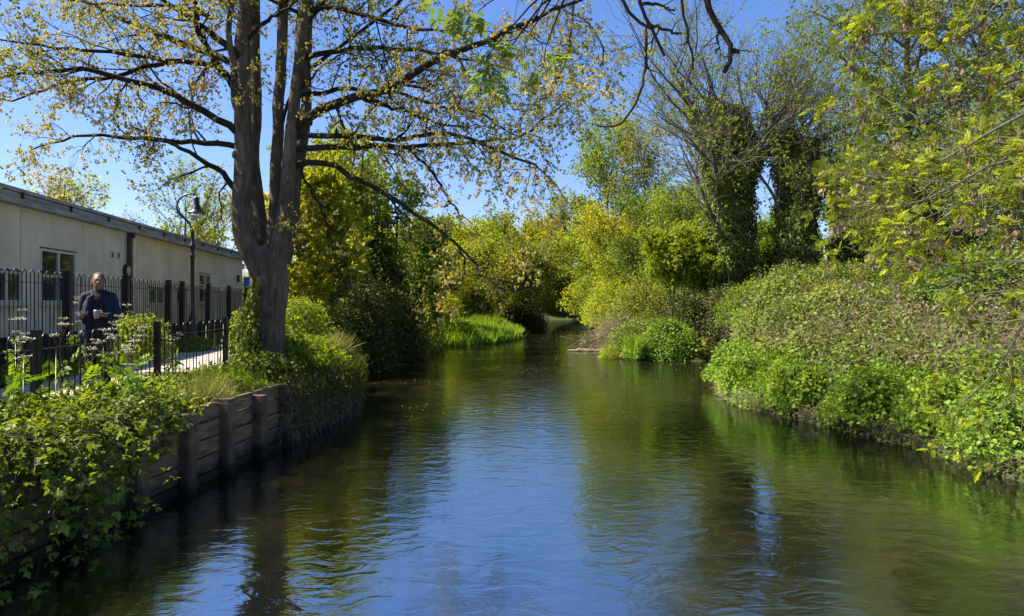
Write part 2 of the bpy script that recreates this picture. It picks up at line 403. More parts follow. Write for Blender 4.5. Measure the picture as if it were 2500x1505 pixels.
# ------------------------------------------------------------------ river and terrain
RIVER = np.array([(-5.6, -8), (-4.65, 6.7), (-4.34, 9.9), (-4.06, 13.04), (-3.9, 15.5), (-4.1, 18.5), (-4.9, 22.5), (-5.4, 28), (-5.3, 33), (-5.2, 38), (-4.6, 42.5),
                  (-1.75, 44.5), (.1, 52), (-.2, 60), (2.1, 73), (4.6, 98), (5.5, 112), (12.8, 116), (12.5, 106), (9.5, 88), (7.6, 74), (6.6, 52), (5.2, 41),
                  (4.4, 37), (5.0, 34.8), (5.6, 32.4), (8.2, 31.2), (9.6, 35), (10.8, 40), (12.0, 38), (10.2, 33), (8.3, 28), (6.7, 24), (5.75, 20.5), (5.4, 18), (6.1, 15.5), (6.67, 13.6), (6.95, 12.2), (7.0, 11), (7.1, 10.2), (7.8, 7), (9, 3), (11, -8)])
def sdist(p):
    """signed distance to the river polygon, positive on land"""
    p = np.asarray(p, float); best = np.full(p.shape[:-1], 1e9); ins = np.zeros(p.shape[:-1], bool)
    n = len(RIVER)
    for i in range(n):
        a, b = RIVER[i], RIVER[(i + 1) % n]
        ab = b - a; t = np.clip(((p - a) @ ab) / (ab @ ab), 0, 1)
        q = a + t[..., None] * ab
        best = np.minimum(best, np.linalg.norm(p - q, axis=-1))
        if a[1] != b[1]:
            c = ((a[1] > p[..., 1]) != (b[1] > p[..., 1])) & (p[..., 0] < (b[0] - a[0]) * (p[..., 1] - a[1]) / (b[1] - a[1]) + a[0])
            ins ^= c
    return np.where(ins, -best, best)
CENY = np.array([-10, 10, 20, 40, 50, 60, 75, 98, 115, 1000]); CENX = np.array([1, 1.3, .8, .5, 2.5, 3.2, 4.8, 7., 9, 9])
GZ = 1.15
def ter(x, y):
    x = np.asarray(x, float); y = np.asarray(y, float)
    p = np.stack([x, y], -1); d = sdist(p)
    left = x < np.interp(y, CENY, CENX)
    nz = fbm(p, .5, 11) - .5
    wallpart = np.clip((21 - y) / 2.5, 0, 1)
    zl_wall = np.interp(d, [-.3, .12, .3, .6, 3], [-1, -1, .9, 1.05, GZ])
    zl_nat = np.interp(d, [-.5, 0, 1.0, 2.5], [-.9, -.02, .75, GZ]) + nz * .15 * np.clip(d, 0, 1) * (x > -5.4)
    zl = zl_wall * wallpart + zl_nat * (1 - wallpart)
    spit = np.exp(-(((x + 2.6) / 3.2) ** 2 + ((y - 51) / 7.5) ** 2) ** 2)
    zl = zl * (1 - spit) + np.interp(d, [-.5, 0, 1, 6], [-.8, 0, .12, .35]) * spit
    zr = np.interp(d, [-.5, 0, .25, 1.0, 2.2, 4.5, 8, 14, 30], [-.9, -.02, .34, .70, 1.15, 1.9, 2.5, 2.75, 2.9]) + nz * .5 * np.clip(d / 3, 0, 1)
    isl = (np.clip((y - 29) / 2, 0, 1)) * np.clip((12 - x) / 1, 0, 1) * np.clip((60 - y) / 10, 0, 1)
    zr = zr * (1 - isl) + np.interp(d, [-.5, 0, .4, 3, 8], [-.8, 0, .22, .5, 1.0]) * isl
    far = np.clip((y - 60) / 20, 0, 1)
    zr = zr * (1 - far) + np.minimum(zr, 1.5) * far
    z = np.where(left, zl, zr)
    z = z + np.clip((np.hypot(x, y) - 130) / 400, 0, 1) * 4
    return z

def axis(lo, hi, step, outer):
    a = np.arange(lo, hi + step / 2, step)
    o = []
    s, v = step * 1.6, hi
    while v < outer: v += s; s *= 1.35; o.append(v)
    l = []
    s, v = step * 1.6, lo
    while v > -outer: v -= s; s *= 1.35; l.append(v)
    return np.concatenate([l[::-1], a, o])
gx = axis(-22, 26, .3, 700); gy = axis(-4, 66, .3, 900)
XX, YY = np.meshgrid(gx, gy)
ZZ = ter(XX, YY)
nx_, ny_ = len(gx), len(gy)
idx = np.arange(nx_ * ny_).reshape(ny_, nx_)
mb = MB(); mb.add(np.stack([XX, YY, ZZ], -1).reshape(-1, 3), np.stack([idx[:-1, :-1], idx[:-1, 1:], idx[1:, 1:], idx[1:, :-1]], -1).reshape(-1, 4), .5, True)
tag(mb.build('ground', M['ground']), kind='structure')
mb = MB(); mb.add([[-40, -30, 0], [60, -30, 0], [60, 160, 0], [-40, 160, 0]], [[0, 1, 2, 3]])
tag(mb.build('water', M['water']), kind='structure')

# path between the fences
def path_mat():
    m, nt, N, L = new_mat('path_mat')
    tc = N.new('ShaderNodeTexCoord')
    br = N.new('ShaderNodeTexBrick'); br.inputs['Scale'].default_value = 1.0
    br.inputs['Color1'].default_value = (.45, .40, .36, 1); br.inputs['Color2'].default_value = (.52, .47, .42, 1); br.inputs['Mortar'].default_value = (.12, .10, .08, 1)
    br.inputs['Brick Width'].default_value = .62; br.inputs['Row Height'].default_value = .45; br.inputs['Mortar Size'].default_value = .012
    L.new(tc.outputs['Object'], br.inputs[0])
    nz = N.new('ShaderNodeTexNoise'); nz.inputs['Scale'].default_value = 3; nz.inputs['Detail'].default_value = 8; L.new(tc.outputs['Object'], nz.inputs[0])
    r = ramp(N, [(.3, (.6, .57, .52)), (.7, (1.1, 1.1, 1.1))]); L.new(nz.outputs[0], r.inputs[0])
    mm = N.new('ShaderNodeMixRGB'); mm.blend_type = 'MULTIPLY'; mm.inputs[0].default_value = 1; L.new(br.outputs[0], mm.inputs[1]); L.new(r.outputs[0], mm.inputs[2])
    b = N.new('ShaderNodeBsdfPrincipled'); b.inputs['Roughness'].default_value = .9; L.new(mm.outputs[0], b.inputs['Base Color'])
    out = N.new('ShaderNodeOutputMaterial'); L.new(b.outputs[0], out.inputs[0]); return m
def sfx(y): return np.interp(y, [0, 15.1, 20, 36, 60], [-5.87, -5.87, -6.5, -9.2, -13])     # short fence line
def tfx(y): return -7.1 - .125 * y                                                          # tall fence line
ys = np.arange(-4, 62, 1.0)
mb = MB(); v = []
for y in ys: v += [[tfx(y) + .55, y, GZ + .008], [sfx(y) - .35, y, GZ + .008]]
v = np.array(v); n = len(ys)
mb.add(v, [[2*i, 2*i+1, 2*i+3, 2*i+2] for i in range(n-1)])
tag(mb.build('path', path_mat()), kind='structure')

exec_parts = []
# ================================================================== RETAINING WALL
def wall_x(y): return float(np.interp(y, [-8, 6.7, 9.9, 13.04, 15.5, 18.5, 21.5], [-5.6, -4.65, -4.34, -4.06, -3.9, -4.1, -4.6]))
M['concrete'] = noise_mat('concrete', [(.25, (.03, .022, .013)), (.5, (.08, .058, .036)), (.75, (.15, .115, .075))], 2.2, .9, .5, 9, stretch=(1, 1, 2.2), bscale=30, tide=True)
M['plank'] = noise_mat('plank', [(.25, (.05, .034, .018)), (.5, (.13, .092, .055)), (.8, (.22, .165, .105))], 2.0, .92, .25, 9, stretch=(1.2, 1.2, 6), bscale=9, tide=True)
wp = [1.0 + 1.085 * k for k in range(18)]
rw = empty('retaining_wall', (-4.3, 10, 0), label='grey concrete retaining wall of ribbed posts and planks holding up the left bank', cat='wall')
for i, y in enumerate(wp):
    x = wall_x(y); ang = math.atan2(wall_x(y + .5) - wall_x(y - .5), 1.0)
    mb = MB()
    zt = 1.06 + .05 * math.sin(i * 2.3)
    # an upright with a chamfered nose standing proud of the planks
    pr = [(-.10, -.10), (.17, -.10), (.20, -.075), (.20, .075), (.17, .10), (-.10, .10)]
    ca, sa = math.cos(-ang), math.sin(-ang)
    vv = [[x + a * ca - b * sa, y + a * sa + b * ca, z] for z in (-.9, zt) for a, b in pr]
    mb.add(vv, [[k, (k+1) % 6, (k+1) % 6 + 6, k + 6] for k in range(6)])
    mb.add(vv[6:], [[0, 1, 2, 3], [0, 3, 4, 5]])
    mb.build('post', M['concrete'], rw)
    if i < len(wp) - 1:
        y2 = wp[i + 1]; x2 = wall_x(y2)
        mb = MB(); L_ = math.hypot(x2 - x, y2 - y) - .13; rz = math.atan2(y2 - y, x2 - x)
        for k in range(8):
            hh = .225
            lean = random.Random(i * 9 + k).uniform(-.009, .009)
            mb.box(((x + x2) / 2 + lean, (y + y2) / 2, -.72 + k * (hh + .016)), (L_, .07, hh - .008), rz)
        mb.build('plank_panel', M['plank'], rw)

# ================================================================== BOW-TOP FENCES
def seg_pts(fx, y0, y1):
    return np.array([fx(y0), y0]), np.array([fx(y1), y1])
def bow_fence(root, fx, posts, ztop, zbot, pitch, rb, rail_drop, pw, mat, lean=None, prot=.02, rails=2, gsd=1):
    g = random.Random(gsd)
    for i, y in enumerate(posts):
        zt = ztop(y); zb = zbot
        mb = MB(); a = math.atan2(fx(y + .5) - fx(y - .5), 1)
        mb.box((fx(y), y, (zt + prot + zb) / 2), (pw, pw, zt + prot - zb), -a)
        mb.box((fx(y), y, zt + prot + .008), (pw + .014, pw + .014, .016), -a)
        mb.build('post', mat, root)
        if i == len(posts) - 1: continue
        y2 = posts[i + 1]
        a0, a1 = seg_pts(fx, y, y2); ln = np.linalg.norm(a1 - a0); u = (a1 - a0) / ln
        usable = ln - pw; nb = max(1, int(round(usable / pitch))); pt = usable / nb
        mb = MB(); polys = []; hw = pt * .27
        for k in range(nb):
            c = pw / 2 + (k + .5) * pt
            zt_ = ztop(y) + (ztop(y2) - ztop(y)) * c / ln - g.uniform(0, .012)
            lx = g.uniform(-.006, .006) + (lean(y, k) if lean else 0)
            pts = [(c - hw + lx * 0, zb)] + [(c - hw + lx, zt_ - hw * 1.2)]
            for q in range(1, 6):
                th = PI - q * PI / 6
                pts.append((c + lx + hw * math.cos(th), zt_ - hw * 1.2 + hw * 1.2 * math.sin(th)))
            pts += [(c + hw + lx, zt_ - hw * 1.2), (c + hw, zb)]
            polys.append([[a0[0] + u[0] * s, a0[1] + u[1] * s, z] for s, z in pts])
        polys = np.array(polys)
        mb.tubes(polys, np.full(polys.shape[:2], rb), 6)
        mb.build('bow_bars', mat, root)
        zr = [ (ztop(y) - rail_drop, ztop(y2) - rail_drop), (zb + .12, zb + .12)][:rails]
        for z0, z1 in zr:
            mr = MB()
            th = .006
            n2 = np.array([-u[1], u[0]])
            v = []
            for s_, z in ((0, z0), (ln, z1)):
                c = a0 + u * s_
                for dn, dz in ((-.02, -.006), (.02, -.006), (.02, .006), (-.02, .006)):
                    v.append([c[0] + n2[0] * dn, c[1] + n2[1] * dn, z + dz])
            mr.add(v, [[0, 1, 5, 4], [1, 2, 6, 5], [2, 3, 7, 6], [3, 0, 4, 7]])
            mr.build('rail', mat, root)
tf = empty('metal_fence', (tfx(20), 20, GZ), label='tall black bow-top railing along the pale building, on the far side of the path', cat='fence')
tposts = [9.1, 11.9, 14.85, 17.8, 20.8, 22.0, 24.7, 27.4, 30.1, 33.0, 36.0, 39.0, 42.0, 45.0]
tleans = {(11.9, 8): .05, (14.85, 2): -.06, (11.9, 9): -.03}
bow_fence(tf, tfx, tposts, lambda y: 3.11, GZ, .29, .011, .24, .145, M['iron_brown'], lambda y, k: tleans.get((y, k), 0))
sf = empty('metal_fence', (sfx(12), 12, GZ), label='short black bow-top railing on the river side of the path, in front of the person', cat='fence')
bow_fence(sf, lambda y: float(sfx(y)), [3.0, 6.0, 9.1, 12.2, 15.1, 18.2, 21.4, 24.6, 27.8, 31.0, 34.2, 37.4], lambda y: float(np.interp(y, [0, 9, 15, 20, 40], [2.1, 2.12, 2.17, 2.17, 2.2])), GZ - .05, .28, .0105, .20, .085, M['iron'], None, .03, 1, 4)

# ================================================================== STREET LAMPS
M['glass'] = None
def glass_mat():
    m, nt, N, L = new_mat('lamp_glass')
    g = N.new('ShaderNodeBsdfPrincipled'); g.inputs['Base Color'].default_value = (.75, .8, .82, 1); g.inputs['Roughness'].default_value = .12
    g.inputs['Transmission Weight'].default_value = .75; g.inputs['IOR'].default_value = 1.3
    out = N.new('ShaderNodeOutputMaterial'); L.new(g.outputs[0], out.inputs[0]); return m
M['glass'] = glass_mat()
def lamp(loc, label, k=1.0, flip=1):
    root = empty('street_lamp', loc, label=label, cat='street lamp', group='swan-neck lamps along the path')
    x0, y0, z0 = loc
    mb = MB(); r = .052
    mb.lathe([(.10, 0), (.10, .9), (.085, .95), (r + .01, 1.0), (r, 1.05), (r, 2.62), (r + .022, 2.66), (r + .022, 2.72), (r, 2.75), (r, 2.9), (r + .035, 2.93), (r + .03, 3.0), (r, 3.03), (r - .004, 3.33), (r + .006, 3.36), (.026, 3.42)], (x0, y0, z0), 14)
    mb.build('column', M['iron'], root)
    arm = [(0, 3.38), (-.055, 3.57), (-.18, 3.72), (-.33, 3.83), (-.43, 3.97), (-.455, 4.09), (-.40, 4.28), (-.27, 4.40), (-.10, 4.46), (.10, 4.46)]
    pts = np.array([[x0 + a * flip, y0, z0 + b] for a, b in arm])
    pts = resample(pts, 22)
    mb = MB(); mb.tubes(pts, np.linspace(.036, .026, 22)[None], 8)
    ring = np.array([[x0 + (-.40 + .07 * math.cos(t)) * flip, y0, z0 + 4.30 + .07 * math.sin(t)] for t in np.linspace(0, 4.5, 10)])
    mb.tubes(ring, np.full((1, 10), .008), 5)
    mb.build('swan_neck_arm', M['iron'], root)
    hx = x0 + .115 * flip; hz = z0 + 3.82
    mb = MB()
    mb.lathe([(.0, .66), (.018, .65), (.018, .56), (.075, .54), (.085, .50), (.075, .46), (.085, .42), (.082, .34), (.11, .28), (.14, .20), (.155, .15), (.24, .10), (.245, .085), (.16, .11), (.12, .13)], (hx, y0, hz), 22, caps=False)
    lh = mb.build('lamp_head', M['iron'], root)
    mb = MB(); mb.lathe([(.13, .12), (.135, .05), (.12, -.03), (.085, -.09), (.03, -.12), (0, -.125)], (hx, y0, hz), 18, caps=False)
    gg = mb.build('lamp_glass', M['glass'], root)
    return root
l1 = lamp((-9.10, 21.0, GZ), 'black swan-neck street lamp standing against the pale building wall')
l2 = lamp((-5.9, 54.0, 1.15), 'distant swan-neck street lamp among the yellow bushes beyond the bend')
mb = MB(); mb.box((-5.9, 53.93, 1.15 + 2.35), (.28, .02, .3)); mb.box((-5.9, 53.95, 1.15 + 2.35), (.30, .012, .32)); mb.build('notice_plate', plain('plate_blue', (.35, .42, .62), .5), l2)

# ================================================================== BUILDING
def panel_mat():
    m, nt, N, L = new_mat('cream_panel')
    tc = N.new('ShaderNodeTexCoord')
    mp = N.new('ShaderNodeMapping'); mp.inputs['Scale'].default_value = (2, 2, .35); L.new(tc.outputs['Object'], mp.inputs[0])
    nz = N.new('ShaderNodeTexNoise'); nz.inputs['Scale'].default_value = 2.2; nz.inputs['Detail'].default_value = 8; L.new(mp.outputs[0], nz.inputs[0])
    r = ramp(N, [(.25, (.60, .53, .40)), (.5, (.68, .60, .46)), (.75, (.72, .65, .51))]); L.new(nz.outputs[0], r.inputs[0])
    n2 = N.new('ShaderNodeTexNoise'); n2.inputs['Scale'].default_value = 1.0; n2.inputs['Detail'].default_value = 3; L.new(tc.outputs['Object'], n2.inputs[0])
    r2 = ramp(N, [(.35, (.88, .88, .86)), (.65, (1.05, 1.05, 1.05))]); L.new(n2.outputs[0], r2.inputs[0])
    mm = N.new('ShaderNodeMixRGB'); mm.blend_type = 'MULTIPLY'; mm.inputs[0].default_value = 1; L.new(r.outputs[0], mm.inputs[1]); L.new(r2.outputs[0], mm.inputs[2])
    b = N.new('ShaderNodeBsdfPrincipled'); b.inputs['Roughness'].default_value = .7; b.inputs['Specular IOR Level'].default_value = .3
    L.new(mm.outputs[0], b.inputs['Base Color'])
    out = N.new('ShaderNodeOutputMaterial'); L.new(b.outputs[0], out.inputs[0]); return m
def bxw(y): return -8.9 - .13 * y
YB0, YB1, ZB, ZE = 4.0, 37.8, 1.75, 4.66
BR = math.atan2(1, -.13)          # direction of the long wall
bd = empty('low_building', (bxw(20), 20, GZ), label='long low cream panelled building with grey flat roof behind the tall railing', cat='building')
Mcream = panel_mat(); Mgrey = noise_mat('roof_grey', [(.3, (.17, .17, .16)), (.6, (.32, .32, .31)), (.8, (.46, .46, .45))], 1.6, .7, .2, 8, stretch=(1, 1, 5))
Mdark = plain('dark_gap', (.03, .03, .028), .8); Mwhite = plain('upvc', (.55, .54, .50), .4); Mrust = noise_mat('rusty', [(.35, (.06, .05, .045)), (.6, (.13, .09, .06)), (.8, (.2, .12, .07))], 6, .8, .2)
ub = np.array([-.13, 1.0]) / math.hypot(.13, 1); nb_ = np.array([ub[1], -ub[0]])   # along wall, outward (+x)
def wpt(y, out, z):
    """point on the wall plane at depth y, offset outward"""
    return np.array([bxw(y) + nb_[0] * out, y + nb_[1] * out, z])
def wbox(mb, y0, y1, z0, z1, o0, o1, rnd=.5):
    v = [wpt(y, o, z) for z in (z0, z1) for y, o in ((y0, o0), (y1, o0), (y1, o1), (y0, o1))]
    mb.add(v, [[3, 2, 1, 0], [4, 5, 6, 7], [0, 1, 5, 4], [1, 2, 6, 5], [2, 3, 7, 6], [3, 0, 4, 7]], rnd); return mb
wins = [(15.4, 16.62, 2.5, 3.2), (17.45, 19.26, 2.5, 3.8), (24.5, 26.0, 2.45, 3.0), (27.4, 28.6, 2.45, 3.0), (30.2, 31.9, 2.5, 3.72), (9.0, 10.8, 2.5, 3.8)]
def ypx(px): return 8.9 / (-(px - CX) / F - .13)
joints = sorted([YB0, 8.0, 12.0] + [ypx(p) for p in (50, 203, 335, 411, 478, 520, 548, 568)] + [YB1])
# wall panels, cut round the windows
mb = MB()
for a, b in zip(joints[:-1], joints[1:]):
    a_, b_ = a + .012, b - .012
    cuts = sorted({a_, b_} | {c for w in wins for c in w[:2] if a_ < c < b_})
    for c0, c1 in zip(cuts[:-1], cuts[1:]):
        w = [w for w in wins if w[0] < (c0 + c1) / 2 < w[1]]
        if w: wbox(mb, c0, c1, ZB, w[0][2], -.06, 0); wbox(mb, c0, c1, w[0][3], ZE, -.06, 0)
        else: wbox(mb, c0, c1, ZB, ZE, -.06, 0)
mb.build('wall_panels', Mcream, bd)
mb = MB(); wbox(mb, YB0, YB1 - .01, GZ, ZB - .01, -.5, -.1); wbox(mb, YB0 + .01, YB1 - .01, GZ + .01, ZB - .02, -6, -.52); mb.build('plinth', Mdark, bd)
mb = MB()
wbox(mb, YB1 - .05, YB1, ZB, ZE, -8, -.07); wbox(mb, YB0, YB0 + .05, ZB, ZE, -8, -.07); wbox(mb, YB0, YB1, ZB, ZE, -8.05, -8)
mb.build('end_wall', Mcream, bd)
for j in joints[1:-1]:
    mb = MB(); wbox(mb, j - .012, j + .012, ZB, ZE - .01, -.05, -.012); mb.build('panel_joint', Mrust, bd)
mb = MB()
wbox(mb, YB0 - .2, YB1 + .25, ZE + .002, ZE + .13, -8.2, .22)
wbox(mb, YB0 - .2, YB1 + .22, ZE + .15, ZE + .26, -8.2, .15)
wbox(mb, YB0 - .2, YB1 + .24, ZE + .28, ZE + .36, -8.2, .19)
wbox(mb, YB0 - .15, YB1 + .18, ZE + .13, ZE + .28, -8.1, .08)
rf = mb.build('roof', Mgrey, bd)
for k, y in enumerate(np.arange(YB0 + .8, YB1, 2.3)):
    mb = MB(); wbox(mb, y, y + .035, ZE + .1305, ZE + .282, .06, .205); mb.build('roof_clip', Mdark, rf)
Mpane = noise_mat('window_glass', [(.3, (.02, .024, .025)), (.7, (.05, .055, .055))], 1, .06, 0, spec=.9)
for (y0, y1, z0, z1) in wins:
    mb = MB(); t = .06
    wbox(mb, y0, y1, z1 - t, z1, -.05, .015); wbox(mb, y0, y1, z0, z0 + t, -.05, .015)
    wbox(mb, y0, y0 + t, z0 + t, z1 - t, -.05, .015); wbox(mb, y1 - t, y1, z0 + t, z1 - t, -.05, .015)
    ym = (y0 + y1) / 2; wbox(mb, ym - t * .7, ym + t * .7, z0 + t, z1 - t, -.05, .012)
    if z1 - z0 > 1: 
        wbox(mb, y0 + t, ym - t * .7, (z0 + z1) / 2 - .03, (z0 + z1) / 2 + .03, -.05, .008); wbox(mb, ym + t * .7, y1 - t, (z0 + z1) / 2 - .03, (z0 + z1) / 2 + .03, -.05, .008)
    fr = mb.build('window', Mwhite, bd)
    mb = MB()
    v = [wpt(y, -.03, z) for y, z in ((y0 + .02, z0 + .02), (y1 - .02, z0 + .02), (y1 - .02, z1 - .02), (y0 + .02, z1 - .02))]
    mb.add(v, [[0, 1, 2, 3]]); mb.build('pane', Mpane, fr)
    mb = MB(); wbox(mb, y0 - .08, y1 + .08, z0 - .075, z0 - .002, .002, .09); mb.build('sill', Mwhite, fr)
    mb = MB(); wbox(mb, y0 - .03, y1 + .03, z1 + .002, z1 + .03, .002, .03); mb.build('drip_trim', Mrust, fr)
for p in (273, 288):
    y = ypx(p); mb = MB(); wbox(mb, y - .1, y + .1, 3.8, 4.02, .002, .03)
    vt = mb.build('air_vent', Mwhite, bd)
    mb = MB()
    for k in range(3): wbox(mb, y - .07 + k * .05, y - .045 + k * .05, 3.83, 3.99, .031, .036)
    mb.build('vent_slot', Mrust, vt)
y = ypx(312); mb = MB()
wbox(mb, y - .09, y + .09, GZ + .1, ZE - .1, .02, .12); mb.build('downpipe', Mrust, bd)
mb = MB(); wbox(mb, y - .07, y + .07, ZE - .16, ZE - .02, .01, .20); c = wpt(y - .2, .06, 0)
mb.tubes([[c[0], c[1], 4.5], [c[0], c[1], 3.62]], [[.02, .02]], 6); mb.build('pipe_bracket', Mdark, bd)
def wall_lamp(px, zc, r=.16):
    y = ypx(px); mb = MB(); n = 20
    c = wpt(y, .03, zc); rim = []; fa = []
    for rr, o in ((r, .0), (r, .09), (r * .8, .11)):
        for k in range(n):
            a = k * 2 * PI / n; q = wpt(y, o, zc); rim.append(q + np.array([ub[0] * math.cos(a) * rr, ub[1] * math.cos(a) * rr, math.sin(a) * rr]))
    for i in range(2):
        for k in range(n): fa.append([i*n+k, i*n+(k+1) % n, (i+1)*n+(k+1) % n, (i+1)*n+k])
    mb.add(rim, fa)
    L_ = mb.build('wall_light', Mdark, bd)
    mb = MB(); rim = [wpt(y, .115, zc) + np.array([ub[0] * math.cos(a) * r * .78, ub[1] * math.cos(a) * r * .78, math.sin(a) * r * .78]) for a in np.arange(n) * 2 * PI / n]
    mb.add(np.vstack([[wpt(y, .14, zc)], rim]), [[0, 1 + k, 1 + (k + 1) % n] for k in range(n)], .5, True)
    mb.build('lens', plain('lens_yellow', (.42, .38, .22), .4), L_)
wall_lamp(305, 3.48, .19); wall_lamp(580, 3.72, .17)
# blue hoarding past the end of the building, white marker posts, dark board fence
hb = empty('blue_hoarding', P(607, 720, 42), label='small blue board standing past the far end of the cream building', cat='board')
c = P(607, 700, 42); mb = MB(); mb.box(c, (.55, .05, 1.1), 0); mb.build('panel', plain('blue', (.03, .08, .35), .5), hb)
mb = MB(); mb.box((c[0] - .22, c[1] + .06, 2.2), (.06, .06, 2.1)); mb.box((c[0] + .22, c[1] + .06, 2.2), (.06, .06, 2.1)); mb.build('support', Mdark, hb)
bf = empty('board_fence', (-14.0, 47, GZ), label='dark close-boarded fence crossing behind the chestnut trunk', cat='fence')
mb = MB(); a, b = P(690, 740, 44), P(765, 740, 47)
nb2 = 16
for k in range(nb2):
    q = a + (b - a) * (k + .5) / nb2; q[2] = (GZ + 3.05) / 2
    mb.box(q, (np.linalg.norm(b - a) / nb2 - .012, .03, 3.05 - GZ), math.atan2(b[1] - a[1], b[0] - a[0]))
mb.build('boards', plain('board_dark', (.03, .025, .02), .8), bf)
mb = MB(); q = (a + b) / 2; q[2] = 3.08; mb.box(q, (np.linalg.norm(b - a), .08, .05), math.atan2(b[1] - a[1], b[0] - a[0])); mb.build('capping', plain('cap_dark', (.05, .04, .035), .8), bf)
for px, zt in ((727, 2.78), (745, 2.86)):
    q = P(px, 740, 41.5)
    mp_ = empty('marker_post', (q[0], q[1], GZ), label='white square marker post, %s of two in front of the dark board fence' % ('left' if px < 740 else 'right'), cat='post', group='white marker posts by the board fence')
    mb = MB(); mb.box((q[0], q[1], (GZ + zt) / 2), (.17, .17, zt - GZ)); mb.build('shaft', plain('white_post', (.6, .6, .58), .5), mp_)
    mb = MB(); mb.add([[q[0]+dx*.10, q[1]+dy*.10, zt + .001] for dx, dy in ((-1,-1),(1,-1),(1,1),(-1,1))] + [[q[0], q[1], zt + .09]], [[0,1,4],[1,2,4],[2,3,4],[3,0,4]]); mb.build('cap', plain('post_cap', (.1, .12, .2), .5), mp_)

# ================================================================== PERSON
DG = None
def remesh(name, prims, voxel, mat, parent, smooth=4):
    """prims: ('s',centre,radii) ellipsoids or ('c',p,q,r0,r1) tapered capsules; fused into ONE continuous skin"""
    bm = bmesh.new()
    for p in prims:
        if p[0] == 's':
            mt = Matrix.Translation(p[1]) @ (Matrix.Rotation(p[3], 4, p[4]) if len(p) > 3 else Matrix()) @ Matrix.Diagonal((*p[2], 1))
            bmesh.ops.create_uvsphere(bm, u_segments=20, v_segments=14, radius=1, matrix=mt)
        else:
            a, b, r0, r1 = Vector(p[1]), Vector(p[2]), p[3], p[4]
            d = b - a; q = d.to_track_quat('Z', 'Y').to_matrix().to_4x4()
            bmesh.ops.create_cone(bm, cap_ends=True, segments=16, radius1=r0, radius2=r1, depth=d.length, matrix=Matrix.Translation((a + b) / 2) @ q)
            bmesh.ops.create_uvsphere(bm, u_segments=16, v_segments=10, radius=r0, matrix=Matrix.Translation(a))
            bmesh.ops.create_uvsphere(bm, u_segments=16, v_segments=10, radius=r1, matrix=Matrix.Translation(b))
    me = bpy.data.meshes.new(name); bm.to_mesh(me); bm.free()
    o = bpy.data.objects.new(name, me); COL.objects.link(o)
    r = o.modifiers.new('r', 'REMESH'); r.mode = 'VOXEL'; r.voxel_size = voxel; r.use_smooth_shade = True
    s = o.modifiers.new('s', 'SMOOTH'); s.iterations = smooth; s.factor = .5
    dg = bpy.context.evaluated_depsgraph_get()
    me2 = bpy.data.meshes.new_from_object(o.evaluated_get(dg))
    o.modifiers.clear(); o.data = me2; me2.name = name; me2.materials.clear(); me2.materials.append(mat)
    me2.polygons.foreach_set('use_smooth', [True] * len(me2.polygons))
    o.parent = parent
    return o
skin = noise_mat('skin', [(.3, (.17, .085, .057)), (.7, (.25, .13, .09))], 9, .5, 0)
navy = noise_mat('navy_cloth', [(.3, (.006, .009, .022)), (.7, (.014, .02, .05))], 14, .8, .3)
black = noise_mat('black_cloth', [(.3, (.004, .005, .010)), (.7, (.010, .011, .018))], 14, .85, .3)
hairm = noise_mat('hair', [(.3, (.06, .038, .025)), (.7, (.16, .10, .065))], 30, .6, .4, stretch=(1, 1, .2))
pr = empty('person', (-6.28, 11.2, GZ + .02), math.radians(27), 'person in an open navy jacket and dark top, holding a phone and a paper cup', 'person')
H = lambda x, y, z: (x, y, z)
# local frame: facing -Y, person's right hand at -X. right hand (phone), left hand (cup)
def hand(c, axis, side, palm_n, curl, thumb):
    """five separate fingers closing; axis = direction of the palm, side = across the knuckles"""
    c, ax, sd, pn = Vector(c), Vector(axis).normalized(), Vector(side).normalized(), Vector(palm_n).normalized()
    out = [('c', c - ax * .035, c + ax * .03 + sd * .022, .026, .017), ('c', c - ax * .035, c + ax * .03 - sd * .022, .026, .017), ('c', c - ax * .02, c + ax * .035, .024, .019)]
    for k, (o, ln) in enumerate(((.030, .070), (.010, .080), (-.011, .075), (-.030, .058))):
        p = c + ax * .045 + sd * o; a = .35
        for j, fr in enumerate((.45, .32, .23)):
            d = (ax * math.cos(a) + pn * math.sin(a)).normalized(); q = p + d * ln * fr
            out.append(('c', p, q, .0092 - .0008 * j, .0085 - .0008 * j)); p = q; a += curl
    p = c - ax * .02 + sd * .028
    for j, fr in enumerate((.035, .03, .025)):
        d = (sd * (.8 - .5 * j) + ax * .6 + pn * (.3 + thumb * j)).normalized(); q = p + d * fr
        out.append(('c', p, q, .0115 - .001 * j, .0105 - .001 * j)); p = q
    return out
RH = (-.20, -.31, 1.14); LH = (.055, -.30, 1.155)
